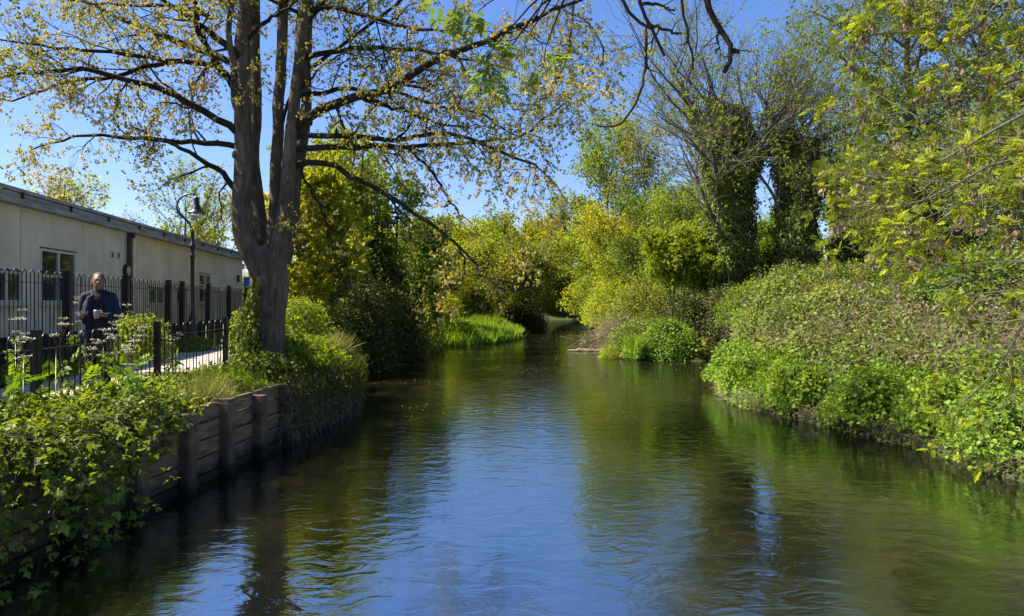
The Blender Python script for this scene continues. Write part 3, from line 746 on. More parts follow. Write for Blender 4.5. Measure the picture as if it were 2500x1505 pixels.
body = [('s', (0, -.01, 1.655), (.078, .098, .115)), ('s', (0, -.035, 1.60), (.062, .072, .075)), ('s', (0, -.075, 1.555), (.03, .025, .022)),
        ('c', (0, -.098, 1.665), (0, -.122, 1.632), .010, .015), ('s', (-.017, -.108, 1.628), (.011, .012, .009)), ('s', (.017, -.108, 1.628), (.011, .012, .009)),
        ('c', (-.035, -.094, 1.692), (-.012, -.103, 1.69), .009, .009), ('c', (.035, -.094, 1.692), (.012, -.103, 1.69), .009, .009),
        ('c', (-.024, -.088, 1.592), (.024, -.088, 1.592), .009, .009), ('c', (-.018, -.087, 1.58), (.018, -.087, 1.58), .009, .009),
        ('s', (-.08, .0, 1.65), (.012, .022, .034)), ('s', (.08, .0, 1.65), (.012, .022, .034)),
        ('c', (0, .01, 1.58), (0, .02, 1.46), .058, .066), ('c', (-.13, .02, 1.42), (.13, .02, 1.42), .058, .058), ('s', (0, .01, 1.28), (.17, .12, .2)), ('s', (0, 0, 1.06), (.165, .125, .18)), ('s', (0, .01, .92), (.17, .125, .12)),
        ('c', (-.155, .02, 1.40), (-.235, .03, 1.14), .055, .042), ('c', (-.235, .03, 1.14), (-.20, -.26, 1.13), .042, .027),
        ('c', (.155, .02, 1.40), (.24, .02, 1.13), .055, .042), ('c', (.24, .02, 1.13), (.10, -.28, 1.14), .042, .027),
        ('c', (-.095, 0, .9), (-.10, -.03, .5), .085, .058), ('c', (-.10, -.03, .5), (-.105, .02, .1), .056, .036), ('c', (.095, 0, .9), (.105, -.06, .5), .085, .058), ('c', (.105, -.06, .5), (.11, .0, .1), .056, .036),
        ('c', (-.105, .03, .05), (-.115, -.13, .035), .04, .032), ('c', (.11, .01, .05), (.125, -.15, .035), .04, .032)]
body += hand(RH, (.15, -1, .1), (1, .1, .2), (.3, .1, 1), .55, .5)
body += hand(LH, (-.85, -.35, .0), (.0, .1, 1), (-.35, 1, 0), .6, .6)
remesh('body', body, .0075, skin, pr, 2)
eyem = plain('eye', (.02, .015, .012), .2)
for s in (-1, 1):
    e = remesh('eye', [('s', (s * .028, -.098, 1.668), (.010, .007, .006))], .002, eyem, pr, 0)
hr = [('s', (0, .028, 1.705), (.087, .092, .09)), ('s', (-.072, .02, 1.67), (.018, .05, .05)), ('s', (.072, .02, 1.67), (.018, .05, .05)), ('c', (0, .085, 1.66), (-.05, .085, 1.5), .05, .035), ('c', (-.05, .085, 1.5), (-.10, .04, 1.43), .035, .02)]
remesh('hair', hr, .008, hairm, pr, 2)
top = [('c', (-.12, .02, 1.43), (.12, .02, 1.43), .078, .078), ('s', (0, .0, 1.28), (.19, .135, .22)), ('s', (0, -.01, 1.06), (.185, .15, .22)), ('s', (0, 0, .92), (.185, .14, .12)), ('c', (0, .012, 1.50), (0, .015, 1.44), .072, .09)]
remesh('dark_top', top, .012, black, pr)
jk = []
for s in (-1, 1):
    jk += [('c', (s * .07, .04, 1.47), (s * .165, .03, 1.42), .062, .07), ('c', (s * .13, .03, 1.36), (s * .15, .04, .86), .075, .09), ('c', (s * .11, -.07, 1.40), (s * .15, -.09, .84), .045, .06), ('s', (s * .14, -.02, 1.2), (.07, .135, .2))]
jk += [('s', (0, .08, 1.25), (.19, .085, .24)), ('s', (0, .08, 1.0), (.2, .10, .25)), ('c', (-.19, .06, .85), (.19, .06, .85), .09, .09), ('c', (-.175, .03, 1.42), (-.235, .04, 1.15), .075, .062), ('c', (-.235, .04, 1.15), (-.20, -.22, 1.13), .060, .044),
       ('c', (.175, .03, 1.42), (.25, .03, 1.13), .076, .064), ('c', (.25, .03, 1.13), (.125, -.235, 1.14), .062, .044)]
jk += [('c', (s * .03, .075, 1.50), (s * .085, -.0, 1.50), .028, .026) for s in (-1, 1)] + [('c', (s * .085, 0, 1.50), (s * .07, -.075, 1.44), .026, .018) for s in (-1, 1)]
remesh('jacket', jk, .012, navy, pr, 3)
tr_ = [('c', (s * .095, 0, .92), (s * .102, -.03 - .015 * (s + 1), .5), .105, .078) for s in (-1, 1)] + [('c', (s * .102, -.03 - .015 * (s + 1), .5), (s * .108, .01, .08), .078, .062) for s in (-1, 1)]
remesh('trousers', tr_, .012, black, pr)
shoe = plain('shoe', (.02, .02, .022), .5)
for s in (-1, 1):
    remesh('shoe', [('c', (s * .108, .05, .045), (s * .12, -.15, .04), .05, .042), ('s', (s * .115, -.05, .02), (.052, .14, .022))], .01, shoe, pr)
M4 = Matrix.Translation(pr.location) @ Matrix.Rotation(pr.rotation_euler[2], 4, 'Z')
# cup and phone are held: things of their own
q = M4 @ Vector((-.012, -.345, 1.10))
cup = empty('paper_cup', q, 0, 'white lidded paper cup in the person\'s left hand', 'cup')
mb = MB(); mb.lathe([(.028, 0), (.031, .005), (.040, .105)], tuple(q), 20); mb.build('cup_body', plain('paper', (.32, .24, .19), .7), cup)
mb = MB(); mb.lathe([(.0425, .105), (.0425, .113), (.038, .116), (.037, .125), (.0, .126)], tuple(q), 20, caps=False); mb.build('lid', plain('lid', (.34, .30, .27), .4), cup)
q = M4 @ Vector((-.19, -.385, 1.175))
ph = empty('mobile_phone', q, pr.rotation_euler[2] + .15, 'dark mobile phone in the person\'s right hand', 'phone')
def slab(d, off, m, name):
    bm = bmesh.new(); bmesh.ops.create_cube(bm, size=1, matrix=Matrix.Rotation(.45, 4, 'X') @ Matrix.Translation(off) @ Matrix.Diagonal((*d, 1)))
    bmesh.ops.bevel(bm, geom=bm.edges[:], offset=min(d) * .35, segments=2, affect='EDGES')
    me = bpy.data.meshes.new(name); bm.to_mesh(me); bm.free(); me.materials.append(m)
    o = bpy.data.objects.new(name, me); COL.objects.link(o); o.parent = ph
slab((.074, .15, .009), (0, 0, 0), plain('phone_case', (.03, .03, .03), .3), 'phone_case')
slab((.068, .142, .002), (0, 0, .0055), plain('screen', (.02, .025, .03), .08), 'screen')
# ================================================================== MAIN TREE
def limb(pts, m=14):
    """pts: (px, py, Y) list"""
    return resample(np.array([P(*p) for p in pts]), m)
def main_tree():
    g = np.random.default_rng(21)
    root = empty('sycamore_tree', (P(650, 740, 14.5)[0], 14.5, 1.1), label='large multi-stemmed tree with golden young leaves on top of the retaining wall', cat='tree')
    # ---- stems: (px, py, depth, half width px)
    stems = [
        [(660,935,14.5,58),(652,880,14.5,48),(652,800,14.5,43),(658,730,14.5,42),(656,672,14.5,46),(650,640,14.5,46),(640,605,14.5,36)],
        [(648,680,14.4,34),(630,640,14.35,34),(598,585,14.3,33),(588,530,14.3,28),(590,450,14.3,26),(592,384,14.35,25),(594,320,14.4,24),(594,256,14.4,23),(595,128,14.4,22),(600,0,14.4,20),(603,-200,14.5,17),(598,-500,14.6,11)],
        [(645,640,14.8,30),(637,570,14.9,27),(632,520,15.0,24),(622,448,15.05,21),(617,380,15.1,18),(625,300,15.2,17),(624,192,15.3,16),(622,60,15.4,14),(632,-150,15.4,11),(640,-350,15.5,7)],
        [(662,650,14.7,26),(668,580,14.75,20),(672,510,14.8,19),(674,448,14.8,18),(676,384,14.85,17),(681,256,14.9,17),(688,128,14.9,16),(692,0,14.9,15),(700,-200,15,12),(705,-420,15,7)],
        [(668,700,14.4,34),(680,640,14.3,30),(692,580,14.3,28),(694,530,14.3,23),(698,470,14.3,20),(703,384,14.3,18),(712,300,14.3,17),(719,250,14.3,16),(733,128,14.3,15),(746,0,14.3,14),(760,-150,14.2,12),(785,-350,14.2,7)],
        [(690,640,14.6,26),(712,520,14.7,20),(722,440,14.75,19),(736,370,14.8,17),(742,300,14.85,17),(748,256,14.9,15),(752,128,14.95,13),(757,0,15,11),(770,-180,15.1,8)],
        [(600,330,14.3,10),(572,250,14.2,11),(570,160,14.15,10),(560,80,14.1,9),(566,-60,14,7),(556,-220,14,4)],
    ]
    mb = MB(); SP = []; SR = []
    for k, s in enumerate(stems):
        s = np.array(s); pts = np.array([P(a, b, c) for a, b, c, _ in s]); w = s[:, 3] / F * s[:, 2] * (.95 if k == 0 else .82)
        q = resample(np.column_stack([pts, w]), 40)
        off = (fbm(q[:, :3] + k * 9, 1.4, 5) - .5) * .10
        q[:, 0] += off; 
        rr = q[:, 3] * (1 + .13 * (fbm(q[:, :3] + k * 7, 2.6, 8) - .5))
        # non-round section: build the ring by hand
        n = 22; a = np.arange(n) * 2 * PI / n
        Tn = np.gradient(q[:, :3], axis=0); Tn /= np.linalg.norm(Tn, axis=1, keepdims=True)
        U = np.cross(Tn, np.array([0, 1., 0])); U /= np.linalg.norm(U, axis=1, keepdims=True); V = np.cross(Tn, U)
        cs = np.stack([np.broadcast_to(np.cos(a), (40, n)), np.broadcast_to(np.sin(a), (40, n)), q[:, 2][:, None] * .5 + np.zeros(n)], -1)
        bul = 1 + .22 * (vn(cs * 1.3, 1.0, 31 + k) - .5) + .10 * (vn(cs * 3, 1.0, 41 + k) - .5)
        if k == 0: bul *= 1 + (.2 * np.clip((1.6 - q[:, 2]) / .9, 0, 1))[:, None] * (.5 + .5 * np.cos(a * 3 + 1))[None]
        ring = q[:, None, :3] + (rr[:, None] * bul)[..., None] * (U[:, None] * np.cos(a)[None, :, None] + V[:, None] * np.sin(a)[None, :, None])
        f = [[i*n+j, (i+1)*n+j, (i+1)*n+(j+1) % n, i*n+(j+1) % n] for i in range(39) for j in range(n)]
        mb.add(ring.reshape(-1, 3), f, .5, True)
        SP.append(q[::3, :3][:13]); SR.append(rr[::3][:13])
    # knots and branch collars
    for px, py, Y, r in ((572, 378, 14.22, .09), (690, 545, 14.12, .10), (668, 600, 14.3, .09), (733, 401, 14.6, .10), (590, 425, 14.12, .06), (700, 440, 14.15, .07), (655, 760, 14.15, .14), (640, 820, 14.15, .1), (757, 300, 14.7, .09)):
        c = P(px, py, Y); n = 14
        for q in range(1):
            v = []; f = []
            for i in range(8):
                th = PI * i / 7
                for j in range(n):
                    a = 2 * PI * j / n; rr = r * .6 * (1 + .25 * math.sin(3 * a + px) * math.sin(th))
                    v.append([c[0] + rr * math.sin(th) * math.cos(a), c[1] + .8 * rr * math.sin(th) * math.sin(a), c[2] + 1.3 * rr * math.cos(th)])
            f = [[i*n+j, (i+1)*n+j, (i+1)*n+(j+1) % n, i*n+(j+1) % n] for i in range(7) for j in range(n)]
            mb.add(v, f, .5, True)
    mb.build('trunk', M['bark_chestnut'], root)
    # ---- limbs drawn after the photograph, each with its own depth course
    Y0 = 14.4
    L_ = [  # points, r0, depth end
        ([(585,330),(570,310),(487,266),(409,224),(324,201),(227,172),(188,167),(71,178),(-60,200)], .075, 12.6),
        ([(592,290),(565,201),(519,140),(483,75),(472,-30),(460,-150)], .085, 13.4),
        ([(530,160),(435,149),(324,135),(182,120),(78,104),(-40,96)], .05, 12.0),
        ([(440,149),(360,160),(282,187),(162,201),(100,222),(36,247),(-30,235)], .05, 12.4),
        ([(595,150),(568,123),(506,71),(399,0),(330,-60)], .075, 13.2),
        ([(596,175),(568,152),(448,107),(299,49),(201,0),(110,-50)], .07, 15.8),
        ([(520,45),(470,23),(400,12),(341,15),(227,8),(120,-4)], .045, 14.6),
        ([(590,362),(568,354),(438,346),(308,337),(195,331),(123,350),(58,373)], .06, 13.8),
        ([(590,480),(565,451),(532,412),(484,386),(438,360),(385,345),(320,300)], .065, 13.6),
        ([(720,366),(747,363),(879,356),(1002,361),(1172,349),(1290,330),(1360,269),(1393,236)], .062, 13.0),
        ([(720,336),(738,330),(841,335),(959,340),(1101,325),(1172,347),(1280,391),(1327,420),(1384,495)], .058, 12.2),
        ([(712,325),(728,305),(771,273),(865,238),(936,222),(1007,179),(1087,137),(1195,99),(1313,42),(1420,0),(1500,-50)], .095, 12.6),
        ([(715,240),(738,231),(841,219),(983,231),(1077,259),(1172,278),(1250,330),(1310,352)], .05, 14.9),
        ([(870,236),(910,245),(983,269),(1040,292),(1115,311),(1180,310)], .04, 12.8),
        ([(740,145),(757,137),(865,118),(1007,123),(1125,141),(1186,153),(1260,175)], .055, 15.6),
        ([(745,30),(794,14),(912,42),(1030,75),(1125,83),(1200,70)], .055, 13.0),
        ([(725,405),(740,397),(785,396),(856,429),(959,486),(1077,566),(1148,627),(1215,705),(1245,722)], .062, 12.8),
        ([(733,402),(745,440),(768,480),(782,512),(804,560),(812,600)], .026, 14.3),
        ([(995,361),(1049,410),(1077,462),(1110,510),(1153,547)], .028, 12.6),
        ([(1375,24),(1436,57),(1474,118),(1470,160),(1445,184)], .022, 12.0),
        ([(1400,9),(1393,94),(1378,160),(1350,220),(1308,257),(1266,255)], .022, 12.0),
        ([(600,100),(640,60),(700,20),(770,-30)], .05, 13.6),
        ([(1215,705),(1280,712),(1330,690)], .02, 12.6),
        ([(1120,600),(1135,640),(1130,680),(1105,705)], .018, 12.9),
        ([(745,60),(780,10),(850,-40),(960,-90)], .06, 15.4),
        ([(690,300),(700,250),(760,190),(800,150),(865,118)], .035, 14.0),
        ([(600,60),(560,20),(500,-30),(420,-80)], .06, 15.6),
    ]
    LP, LR = [], []
    for pts, r0, ye in L_:
        n = len(pts); q = limb([(a, b, Y0 + (ye - Y0) * (k / (n - 1)) ** 1.3) for k, (a, b) in enumerate(pts)], 18)
        q[2:] += (g.normal(size=(16, 3)) * .018)
        ln = np.linalg.norm(np.diff(q, axis=0), axis=1).sum()
        s = np.linspace(0, 1, 18); LP.append(q); LR.append(r0 * (1 - s) ** .8 * .88 + max(.007, r0 * .14))
    LP = np.array(LP); LR = np.array(LR)
    mb = MB(); mb.tubes(LP, LR, 9)
    # upper limbs above the frame so the tree is whole and casts its shade
    SPa = np.array(SP[1:6]); SRa = np.array(SR[1:6])
    U1, UR = grow(SPa, SRa, 5, .55, .98, 4.2, .9, 10, g, up=.02, wig=.12, rad=.45, tip=.01)
    mb.tubes(U1, UR, 6)
    lens = np.linalg.norm(np.diff(LP, axis=1), axis=2).sum(1)
    A, AR = [], []
    for i in range(len(LP)):
        k = max(3, int(lens[i] * (.5 if i in (16, 17, 18, 22, 23) else 3.2)))
        a, b = grow(LP[i:i+1], LR[i:i+1], k, .12, 1.0, 1.25, .95, 8, g, up=.01, wig=.24, fall=.45, rad=.42, tip=.0042)
        A.append(a); AR.append(b)
    a, b = grow(U1, UR, 6, .3, 1, 1.3, .9, 8, g, up=0, wig=.2, fall=.4, rad=.5, tip=.005); A.append(a); AR.append(b)
    A = np.vstack(A); AR = np.vstack(AR); mb.tubes(A, AR, 4)
    B, BR = grow(A, AR, 7, .15, 1, .55, .9, 6, g, up=-.03, wig=.33, fall=.3, rad=.5, tip=.003)
    mb.tubes(B, BR, 3)
    C_, CR = grow(B, BR, 3, .3, 1, .26, .8, 5, g, up=-.02, wig=.35, fall=.2, rad=.6, tip=.002)
    mb.tubes(C_, CR, 3)
    mb.build('branches', M['bark_limb'], root)
    mb = MB()
    leaf_on(mb, PALM, C_, 4, .8, 1, .052, g, droop=.5, spread=.022, tint=.75, seed=9, rsc=.7)
    leaf_on(mb, PALM, B, 5, .85, 1, .055, g, droop=.4, spread=.025, tint=.75, seed=9, rsc=.7)
    sel = C_[g.random(len(C_)) < .55]
    t = g.random((len(sel), 1)); p, tg = at_t(sel, t); p = p.reshape(-1, 3)
    mb.leaves(CATKIN, p, np.tile([0, 0, 1.], (len(p), 1)) + g.normal(size=(len(p), 3)) * .15, rdir(len(p), g), .075, .4 + .5 * g.random(len(p)))
    mb.build('crown', M['leaf_chestnut'], root)
    # ivy up the left foot of the trunk
    n = 2600; z = 1.0 + 1.9 * g.random(n) ** 1.3
    py = HY - (z - CZ) * F / 14.5
    cx = np.interp(py, [672, 736, 800, 870, 930], [628, 622, 612, 612, 615]); wd = np.interp(py, [672, 730, 800, 870, 930], [4, 15, 22, 34, 44])
    px = cx + wd * (g.random(n) - .5) * 2
    p = np.array([P(a, b, 14.2) for a, b in zip(px, py)]); p[:, 1] += g.normal(size=n) * .14
    mb = MB(); mb.leaves(LEAF2, p, -UP + g.normal(size=(n, 3)) * .5, np.array([-.2, -1, .2]) + g.normal(size=(n, 3)) * .5, .085 * (.6 + .7 * g.random(n)), g.random(n))
    mb.build('ivy', M['leaf_ivy'], root)
    return root
main_tree()

# ================================================================== GENERIC TREES
def tree(name, label, cat, px, Y, top, spread, tr=.2, base=None, first=.2, nl=16, nb=9, nt=8, nk=6, ll=None, ls=.14, mat='leaf_lime', tpl=LEAF1, bmat='bark_grey', ang=.8, up=.08,
         droop=.3, seed=1, group=None, lo=0., hi=1., wig=.14, bl=.42, tl=.2, stems=1, lean=(0, 0), tint=.6, spreadleaf=.12, rsc=.35, ivy=0, ivyr=.5, ivyh=.7, profile=None, tips=.006, mid=True, ivlimb=0, x=None, thick=1.0, gd=0):
    g = np.random.default_rng(seed)
    xx = (px - CX) / F * Y if x is None else x
    zb = float(ter(xx, Y)) - .1 if base is None else base
    zt = CZ + (HY - top) / F * Y; h = zt - zb
    root = empty(name, (xx, Y, zb), label=label, cat=cat, group=group)
    S = []; R = []
    for s in range(stems):
        a = g.random() * 2 * PI; o = (0 if stems == 1 else 1)
        p0 = np.array([xx + o * .3 * math.cos(a), Y + o * .3 * math.sin(a), zb - .2])
        dx = np.array([lean[0] + o * spread * .35 * math.cos(a), lean[1] + o * spread * .35 * math.sin(a), h * (.97 if s == 0 else g.uniform(.75, .95))])
        m = 16; t = np.linspace(0, 1, m)[:, None]
        q = p0 + dx * np.concatenate([t ** 1.2, t ** 1.2, t], 1) + np.cumsum(g.normal(size=(m, 3)) * np.array([.02, .02, 0]) * h / m * 3, axis=0)
        S.append(q); R.append(tr * (1 - t[:, 0]) ** .9 + .012)
    S = np.array(S); R = np.array(R)
    mb = MB(); mb.tubes(S, R, 10)
    pf = profile or (lambda t: .35 + .65 * np.sin(np.clip((t - first) / (1 - first), 0, 1) * PI * .85 + .35))
    L1, R1 = grow(S, R, nl, first, .99, spread, ang, 10, g, up=up, wig=wig, rad=.45 * thick, tip=.018, prof=pf)
    mb.tubes(L1, R1, 6)
    tk = mb.build('trunk', M[bmat], root)
    L2, R2 = grow(L1, R1, nb, .12, 1, spread * bl, .75, 7, g, up=up * .8, wig=wig * 1.3, fall=.45, rad=.5, tip=.008)
    L3, R3 = grow(L2, R2, nt, .15, 1, spread * tl, .75, 5, g, up=up * .4 - droop * .12, wig=wig * 1.6, fall=.3, rad=.5, tip=tips)
    mb = MB(); mb.tubes(L2, R2, 4); mb.tubes(L3, R3, 3)
    mb.build('branches', M[bmat], root)
    if nk:
        mb = MB()
        leaf_on(mb, tpl, L3, nk, .15, 1, ls, g, droop=droop, spread=spreadleaf, tint=tint, seed=seed, rsc=rsc, lo=lo, hi=hi)
        if mid: leaf_on(mb, tpl, L2, max(1, nk // 2), .4, 1, ls, g, droop=droop, spread=spreadleaf, tint=tint, seed=seed, rsc=rsc, lo=lo, hi=hi)
        mb.build('crown', M[mat], root)
    if ivy:
        mb = MB()
        ivy_on(mb, S, ivy, 0, ivyh, ivyr, g)
        if ivlimb: ivy_on(mb, L1[:ivlimb], ivy // 3, 0, .55, ivyr * .5, g)
        mb.build('ivy', M['leaf_ivy'], root)
    return root

def ivy_on(mb, S, n, t0, t1, r, g, ls=.12):
    k = max(1, n // len(S)); t = t0 + (t1 - t0) * g.random((len(S), k)); p, tg = at_t(S, t)
    p = p.reshape(-1, 3); K = len(p); a = g.random(K) * 2 * PI
    o = np.stack([np.cos(a), np.sin(a), np.zeros(K)], -1)
    lump = fbm(np.stack([a * 1.2, p[:, 2] * .9, p[:, 0] * .2], -1), .9, 77)
    rr = r * (.35 + 1.1 * lump) * (1.0 - .25 * (t.reshape(-1) - t0) / (t1 - t0)) * (1 - .35 * g.random(K) ** 2)
    p = p + o * rr[:, None] + g.normal(size=(K, 3)) * .05
    mb.leaves(LEAF2, p, -UP * .8 + g.normal(size=(K, 3)) * .5 + o * .3, o + UP * .35 + g.normal(size=(K, 3)) * .45, ls * (.6 + .8 * g.random(K)), np.clip(g.random(K) * .7 + .5 * (lump - .3), 0, 1))

# behind the building
tree('young_tree', 'airy pale green tree rising above the far roof behind the street lamp', 'tree', 450, 46, 468, 3.8, .16, nl=22, nb=7, nt=6, nk=3, ls=.17, mat='leaf_lime', seed=51, first=.2, up=.12, lo=.3)
tree('young_tree', 'second airy green tree close behind the chestnut stems, over the end of the building', 'tree', 535, 50, 500, 3.8, .16, nl=18, nb=7, nt=6, nk=4, ls=.17, mat='leaf_yellow', seed=52, first=.2, up=.1)
tree('young_tree', 'thin treetop with sparse golden leaves peeping over the near roof', 'tree', 118, 34, 432, 2.6, .12, nl=14, nb=6, nt=5, nk=3, ls=.12, mat='leaf_chestnut', seed=53, first=.3)
tree('young_tree', 'bright yellow-green treetop over the middle of the roof', 'tree', 200, 38, 492, 3.0, .14, nl=16, nb=8, nt=6, nk=5, ls=.16, mat='leaf_yellow', seed=54, first=.3)
tree('young_tree', 'small bare twiggy treetop showing above the roof left of the lamp', 'tree', 330, 46, 545, 2.5, .1, nl=12, nb=6, nt=5, nk=1, ls=.14, mat='leaf_olive', seed=55, first=.3, up=.15)
# left bank behind the chestnut
tree('maple_tree', 'golden yellow-leaved tree right behind the forked trunk', 'tree', 765, 26, 440, 2.4, .2, nl=22, nb=8, nt=8, nk=3, ls=.15, mat='leaf_yellow', seed=61, lo=.25, hi=1, ang=.95, up=.02, first=.18, tpl=TUFT, thick=.8)
tree('ivy_clad_tree', 'dark trunk wrapped in ivy with yellow-green crown by the left bank', 'tree', 838, 31, 380, 2.8, .3, nl=22, nb=8, nt=7, nk=3, ls=.15, mat='leaf_yellow', seed=62, lo=0, hi=.85, ivy=9000, ivyr=.75, ivyh=.62, first=.25, tpl=TUFT)
tree('slim_tree', 'slender multi-stemmed tree with see-through light green crown', 'tree', 930, 36, 410, 2.3, .13, nl=13, nb=7, nt=6, nk=5, ls=.17, mat='leaf_lime', seed=63, stems=4, first=.25, up=.1, bmat='bark_dark')
tree('slim_tree', 'darker green small tree at the water side of the slender one', 'tree', 1010, 40, 540, 2.0, .13, nl=14, nb=7, nt=7, nk=6, ls=.17, mat='leaf_green', seed=64, stems=2, first=.15, up=.02, bmat='bark_dark', lo=.2)
tree('maple_tree', 'low yellow-green tree above the distant hedge on the left', 'tree', 985, 47, 600, 3.4, .2, nl=20, nb=8, nt=8, nk=6, ls=.2, mat='leaf_yellow', seed=65, first=.1, up=.02)
tree('conifer_tree', 'dark clipped evergreen behind the trunk beside the board fence', 'tree', 714, 38, 655, 1.0, .15, nl=60, nb=7, nt=6, nk=5, ls=.13, mat='leaf_dark', seed=66, first=.02, ang=1.0, up=.1, tint=.2)
# centre background
cen = [(1085, 82, 605, 5.0, 'leaf_lime', 'leftmost dense green tree of the far clump', 71, 6), (1135, 72, 592, 4.8, 'leaf_yellow', 'rounded yellow-green tree in the middle of the far clump', 72, 8), (1205, 88, 590, 6.0, 'leaf_yellow', 'tallest yellow-green tree of the far clump, straight above the reeds', 73, 8),
       (1265, 95, 600, 5.8, 'leaf_yellow', 'yellowish tree in the far clump, right of the tallest one', 74, 8), (1322, 112, 568, 4.6, 'leaf_olive', 'round-topped far tree at the right end of the clump', 75, 8), (1165, 62, 640, 4.2, 'leaf_yellow', 'low bushy yellowish tree leaning over the reeds', 76, 8), (1250, 68, 650, 4.6, 'leaf_olive', 'grey-green bushy tree over the dark far bush', 77, 8), (1330, 120, 640, 6, 'leaf_yellow', 'yellow-green tree closing the far end of the river', 78, 8)]
for px, Y, top, sp, mt, lb, sd, nk in cen:
    tree('maple_tree', lb, 'tree', px, Y, top, sp, .25, nl=22, nb=9, nt=9, nk=nk, ls=.26 * Y / 80, mat=mt, seed=sd, first=.06, ang=.9, up=.06, rsc=.22, base=1.0, group='broadleaved trees round the river bend', bl=.45, tl=.22, spreadleaf=.25)
for px, Y, top, sp, mt, lb, sd, nk in [(1385, 119, 500, 6.0, 'leaf_lime', 'pale green open tree just right of the sky gap', 81, 5), (1450, 82, 590, 5.2, 'leaf_yellow', 'broad yellow-green tree with branches down to the far water', 82, 9), (1480, 64, 360, 6.0, 'leaf_lime', 'tall light-green tree with a see-through top left of the ivy-covered giant', 83, 8), (1510, 56, 560, 4.0, 'leaf_yellow', 'low spreading yellow tree overhanging the driftwood', 84, 9), (1575, 60, 320, 4.4, 'leaf_olive', 'slim grey twiggy tree with few leaves at its top', 85, 4), (1590, 50, 520, 3.8, 'leaf_green', 'mid-green bushy tree behind the island', 86, 8), (1660, 46, 470, 3.0, 'leaf_lime', 'pale green slim tree touching the ivy-covered trunk', 87, 6)]:
    tree('river_tree', lb, 'tree', px, Y, top, sp, .22, nl=26, nb=9, nt=8, nk=nk, ls=.2 * Y / 64, mat=mt, seed=sd, first=.08, ang=.75 if sd in (83, 85) else .9, up=.1 if sd in (83, 85) else .05, rsc=.25, base=.8, group='trees on the right bank round the bend', bl=.45, tl=.2, spreadleaf=.2)
# the ivy giants
def ivy_giant(label, px, Y, top, seed, ivs, spread, tr, ivr, ivh, nfork, leaf_n, mat='twig_olive', nlimb=9, bare=.14, ang=.62):
    g = np.random.default_rng(seed)
    x = (px - CX) / F * Y; zb = float(ter(x, Y)) - .2; zt = CZ + (HY - top) / F * Y; h = zt - zb
    root = empty('ivy_clad_tree', (x, Y, zb), label=label, cat='tree', group='ivy-covered trees on the right bank')
    m = 16; t = np.linspace(0, 1, m)[:, None]
    S = [np.array([x, Y, zb]) + np.concatenate([.15 * np.sin(t * 3), 0 * t, t * h * .72], 1)]
    for k in range(nfork):
        a = k * 2 * PI / nfork + .4; t0 = .30
        p0 = np.array([x, Y, zb + h * (.34 + .09 * (k % 3))]); q = p0 + np.concatenate([t * spread * .36 * math.cos(a), t * spread * .36 * math.sin(a), t * h * (.36 - .03 * k)], 1)
        S.append(q)
    S = np.array(S) + np.cumsum(g.normal(size=(len(S), m, 3)) * .03, axis=1)
    R = np.array([tr * (1 - .7 * t[:, 0])] + [tr * .5 * (1 - .75 * t[:, 0])] * nfork)
    mb = MB(); mb.tubes(S, R, 10)
    L1, R1 = grow(S, R, nlimb, .45, 1, spread * .85, .85, 12, g, up=.035, wig=.10, fall=.25, rad=.45, tip=.012)
    mb.tubes(L1, R1, 6); mb.build('trunk', M['bark_grey'], root)
    L2, R2 = grow(L1, R1, 9, .12, 1, spread * .42, .6, 9, g, up=.05, wig=.13, fall=.4, rad=.5, tip=.008)
    L3, R3 = grow(L2, R2, 8, .12, 1, spread * bare, .6, 6, g, up=.04, wig=.18, fall=.3, rad=.5, tip=.006)
    mb = MB(); mb.tubes(L2, R2, 4); mb.tubes(L3, R3, 3); mb.build('branches', M[mat], root)
    mb = MB(); leaf_on(mb, TUFT, L3[g.random(len(L3)) < .5], leaf_n, .7, 1, .10, g, spread=.06, tint=.6, seed=seed, lo=.2); mb.build('crown', M['leaf_lime'], root)
    mb = MB(); ivy_on(mb, S[:1], ivs, 0, 1, ivr, g, .13); ivy_on(mb, S[1:], int(ivs * .3), 0, .65, ivr * .48, g, .12); ivy_on(mb, L1[:14], ivs // 8, 0, .35, ivr * .3, g, .11)
    mb.build('ivy', M['leaf_ivy'], root)
    return root
ivy_giant('tallest tree on the right bank, ivy-covered trunk under a fan of nearly bare branches', 1775, 37, 10, 91, 44000, 7.2, .5, 1.5, .6, 5, 2)
ivy_giant('second ivy-covered tree right of the tallest one, with arching bare twigs', 1945, 36, 150, 92, 28000, 5.4, .45, 1.25, .6, 4, 2)
ivy_giant('dark ivy-smothered tree in the shade, third of the ivy trees from the left', 2090, 38, 340, 93, 22000, 3.4, .5, 1.7, .6, 4, 2)
tree('bushy_tree', 'dark leafy tree closing the gap between the two ivy columns', 'tree', 1872, 44, 560, 2.2, .2, nl=22, nb=8, nt=8, nk=7, ls=.18, mat='leaf_green', seed=94, first=.1)
tree('ash_sapling', 'dark shaded tree filling the gap between ivy trunk and willow', 'tree', 2180, 34, 420, 3.2, .2, nl=22, nb=8, nt=8, nk=7, ls=.16, mat='leaf_dark', seed=95, first=.05)
tree('birch_tree', 'tall soft green birch with hanging sprays at the upper right', 'tree', 2200, 25, -260, 4.2, .22, nl=34, nb=9, nt=8, nk=11, ls=.085, mat='leaf_green', seed=96, first=.3, up=-.02, droop=.7, ang=.9, bl=.5, tl=.26, bmat='twig_olive', spreadleaf=.08, lo=.2)
tree('birch_tree', 'second soft green birch right of the first, mostly behind the near branches', 'tree', 2420, 22, -300, 4.0, .22, nl=30, nb=9, nt=8, nk=11, ls=.085, mat='leaf_green', seed=97, first=.2, up=-.02, droop=.7, ang=.9, bl=.5, tl=.26, bmat='twig_olive', spreadleaf=.08)
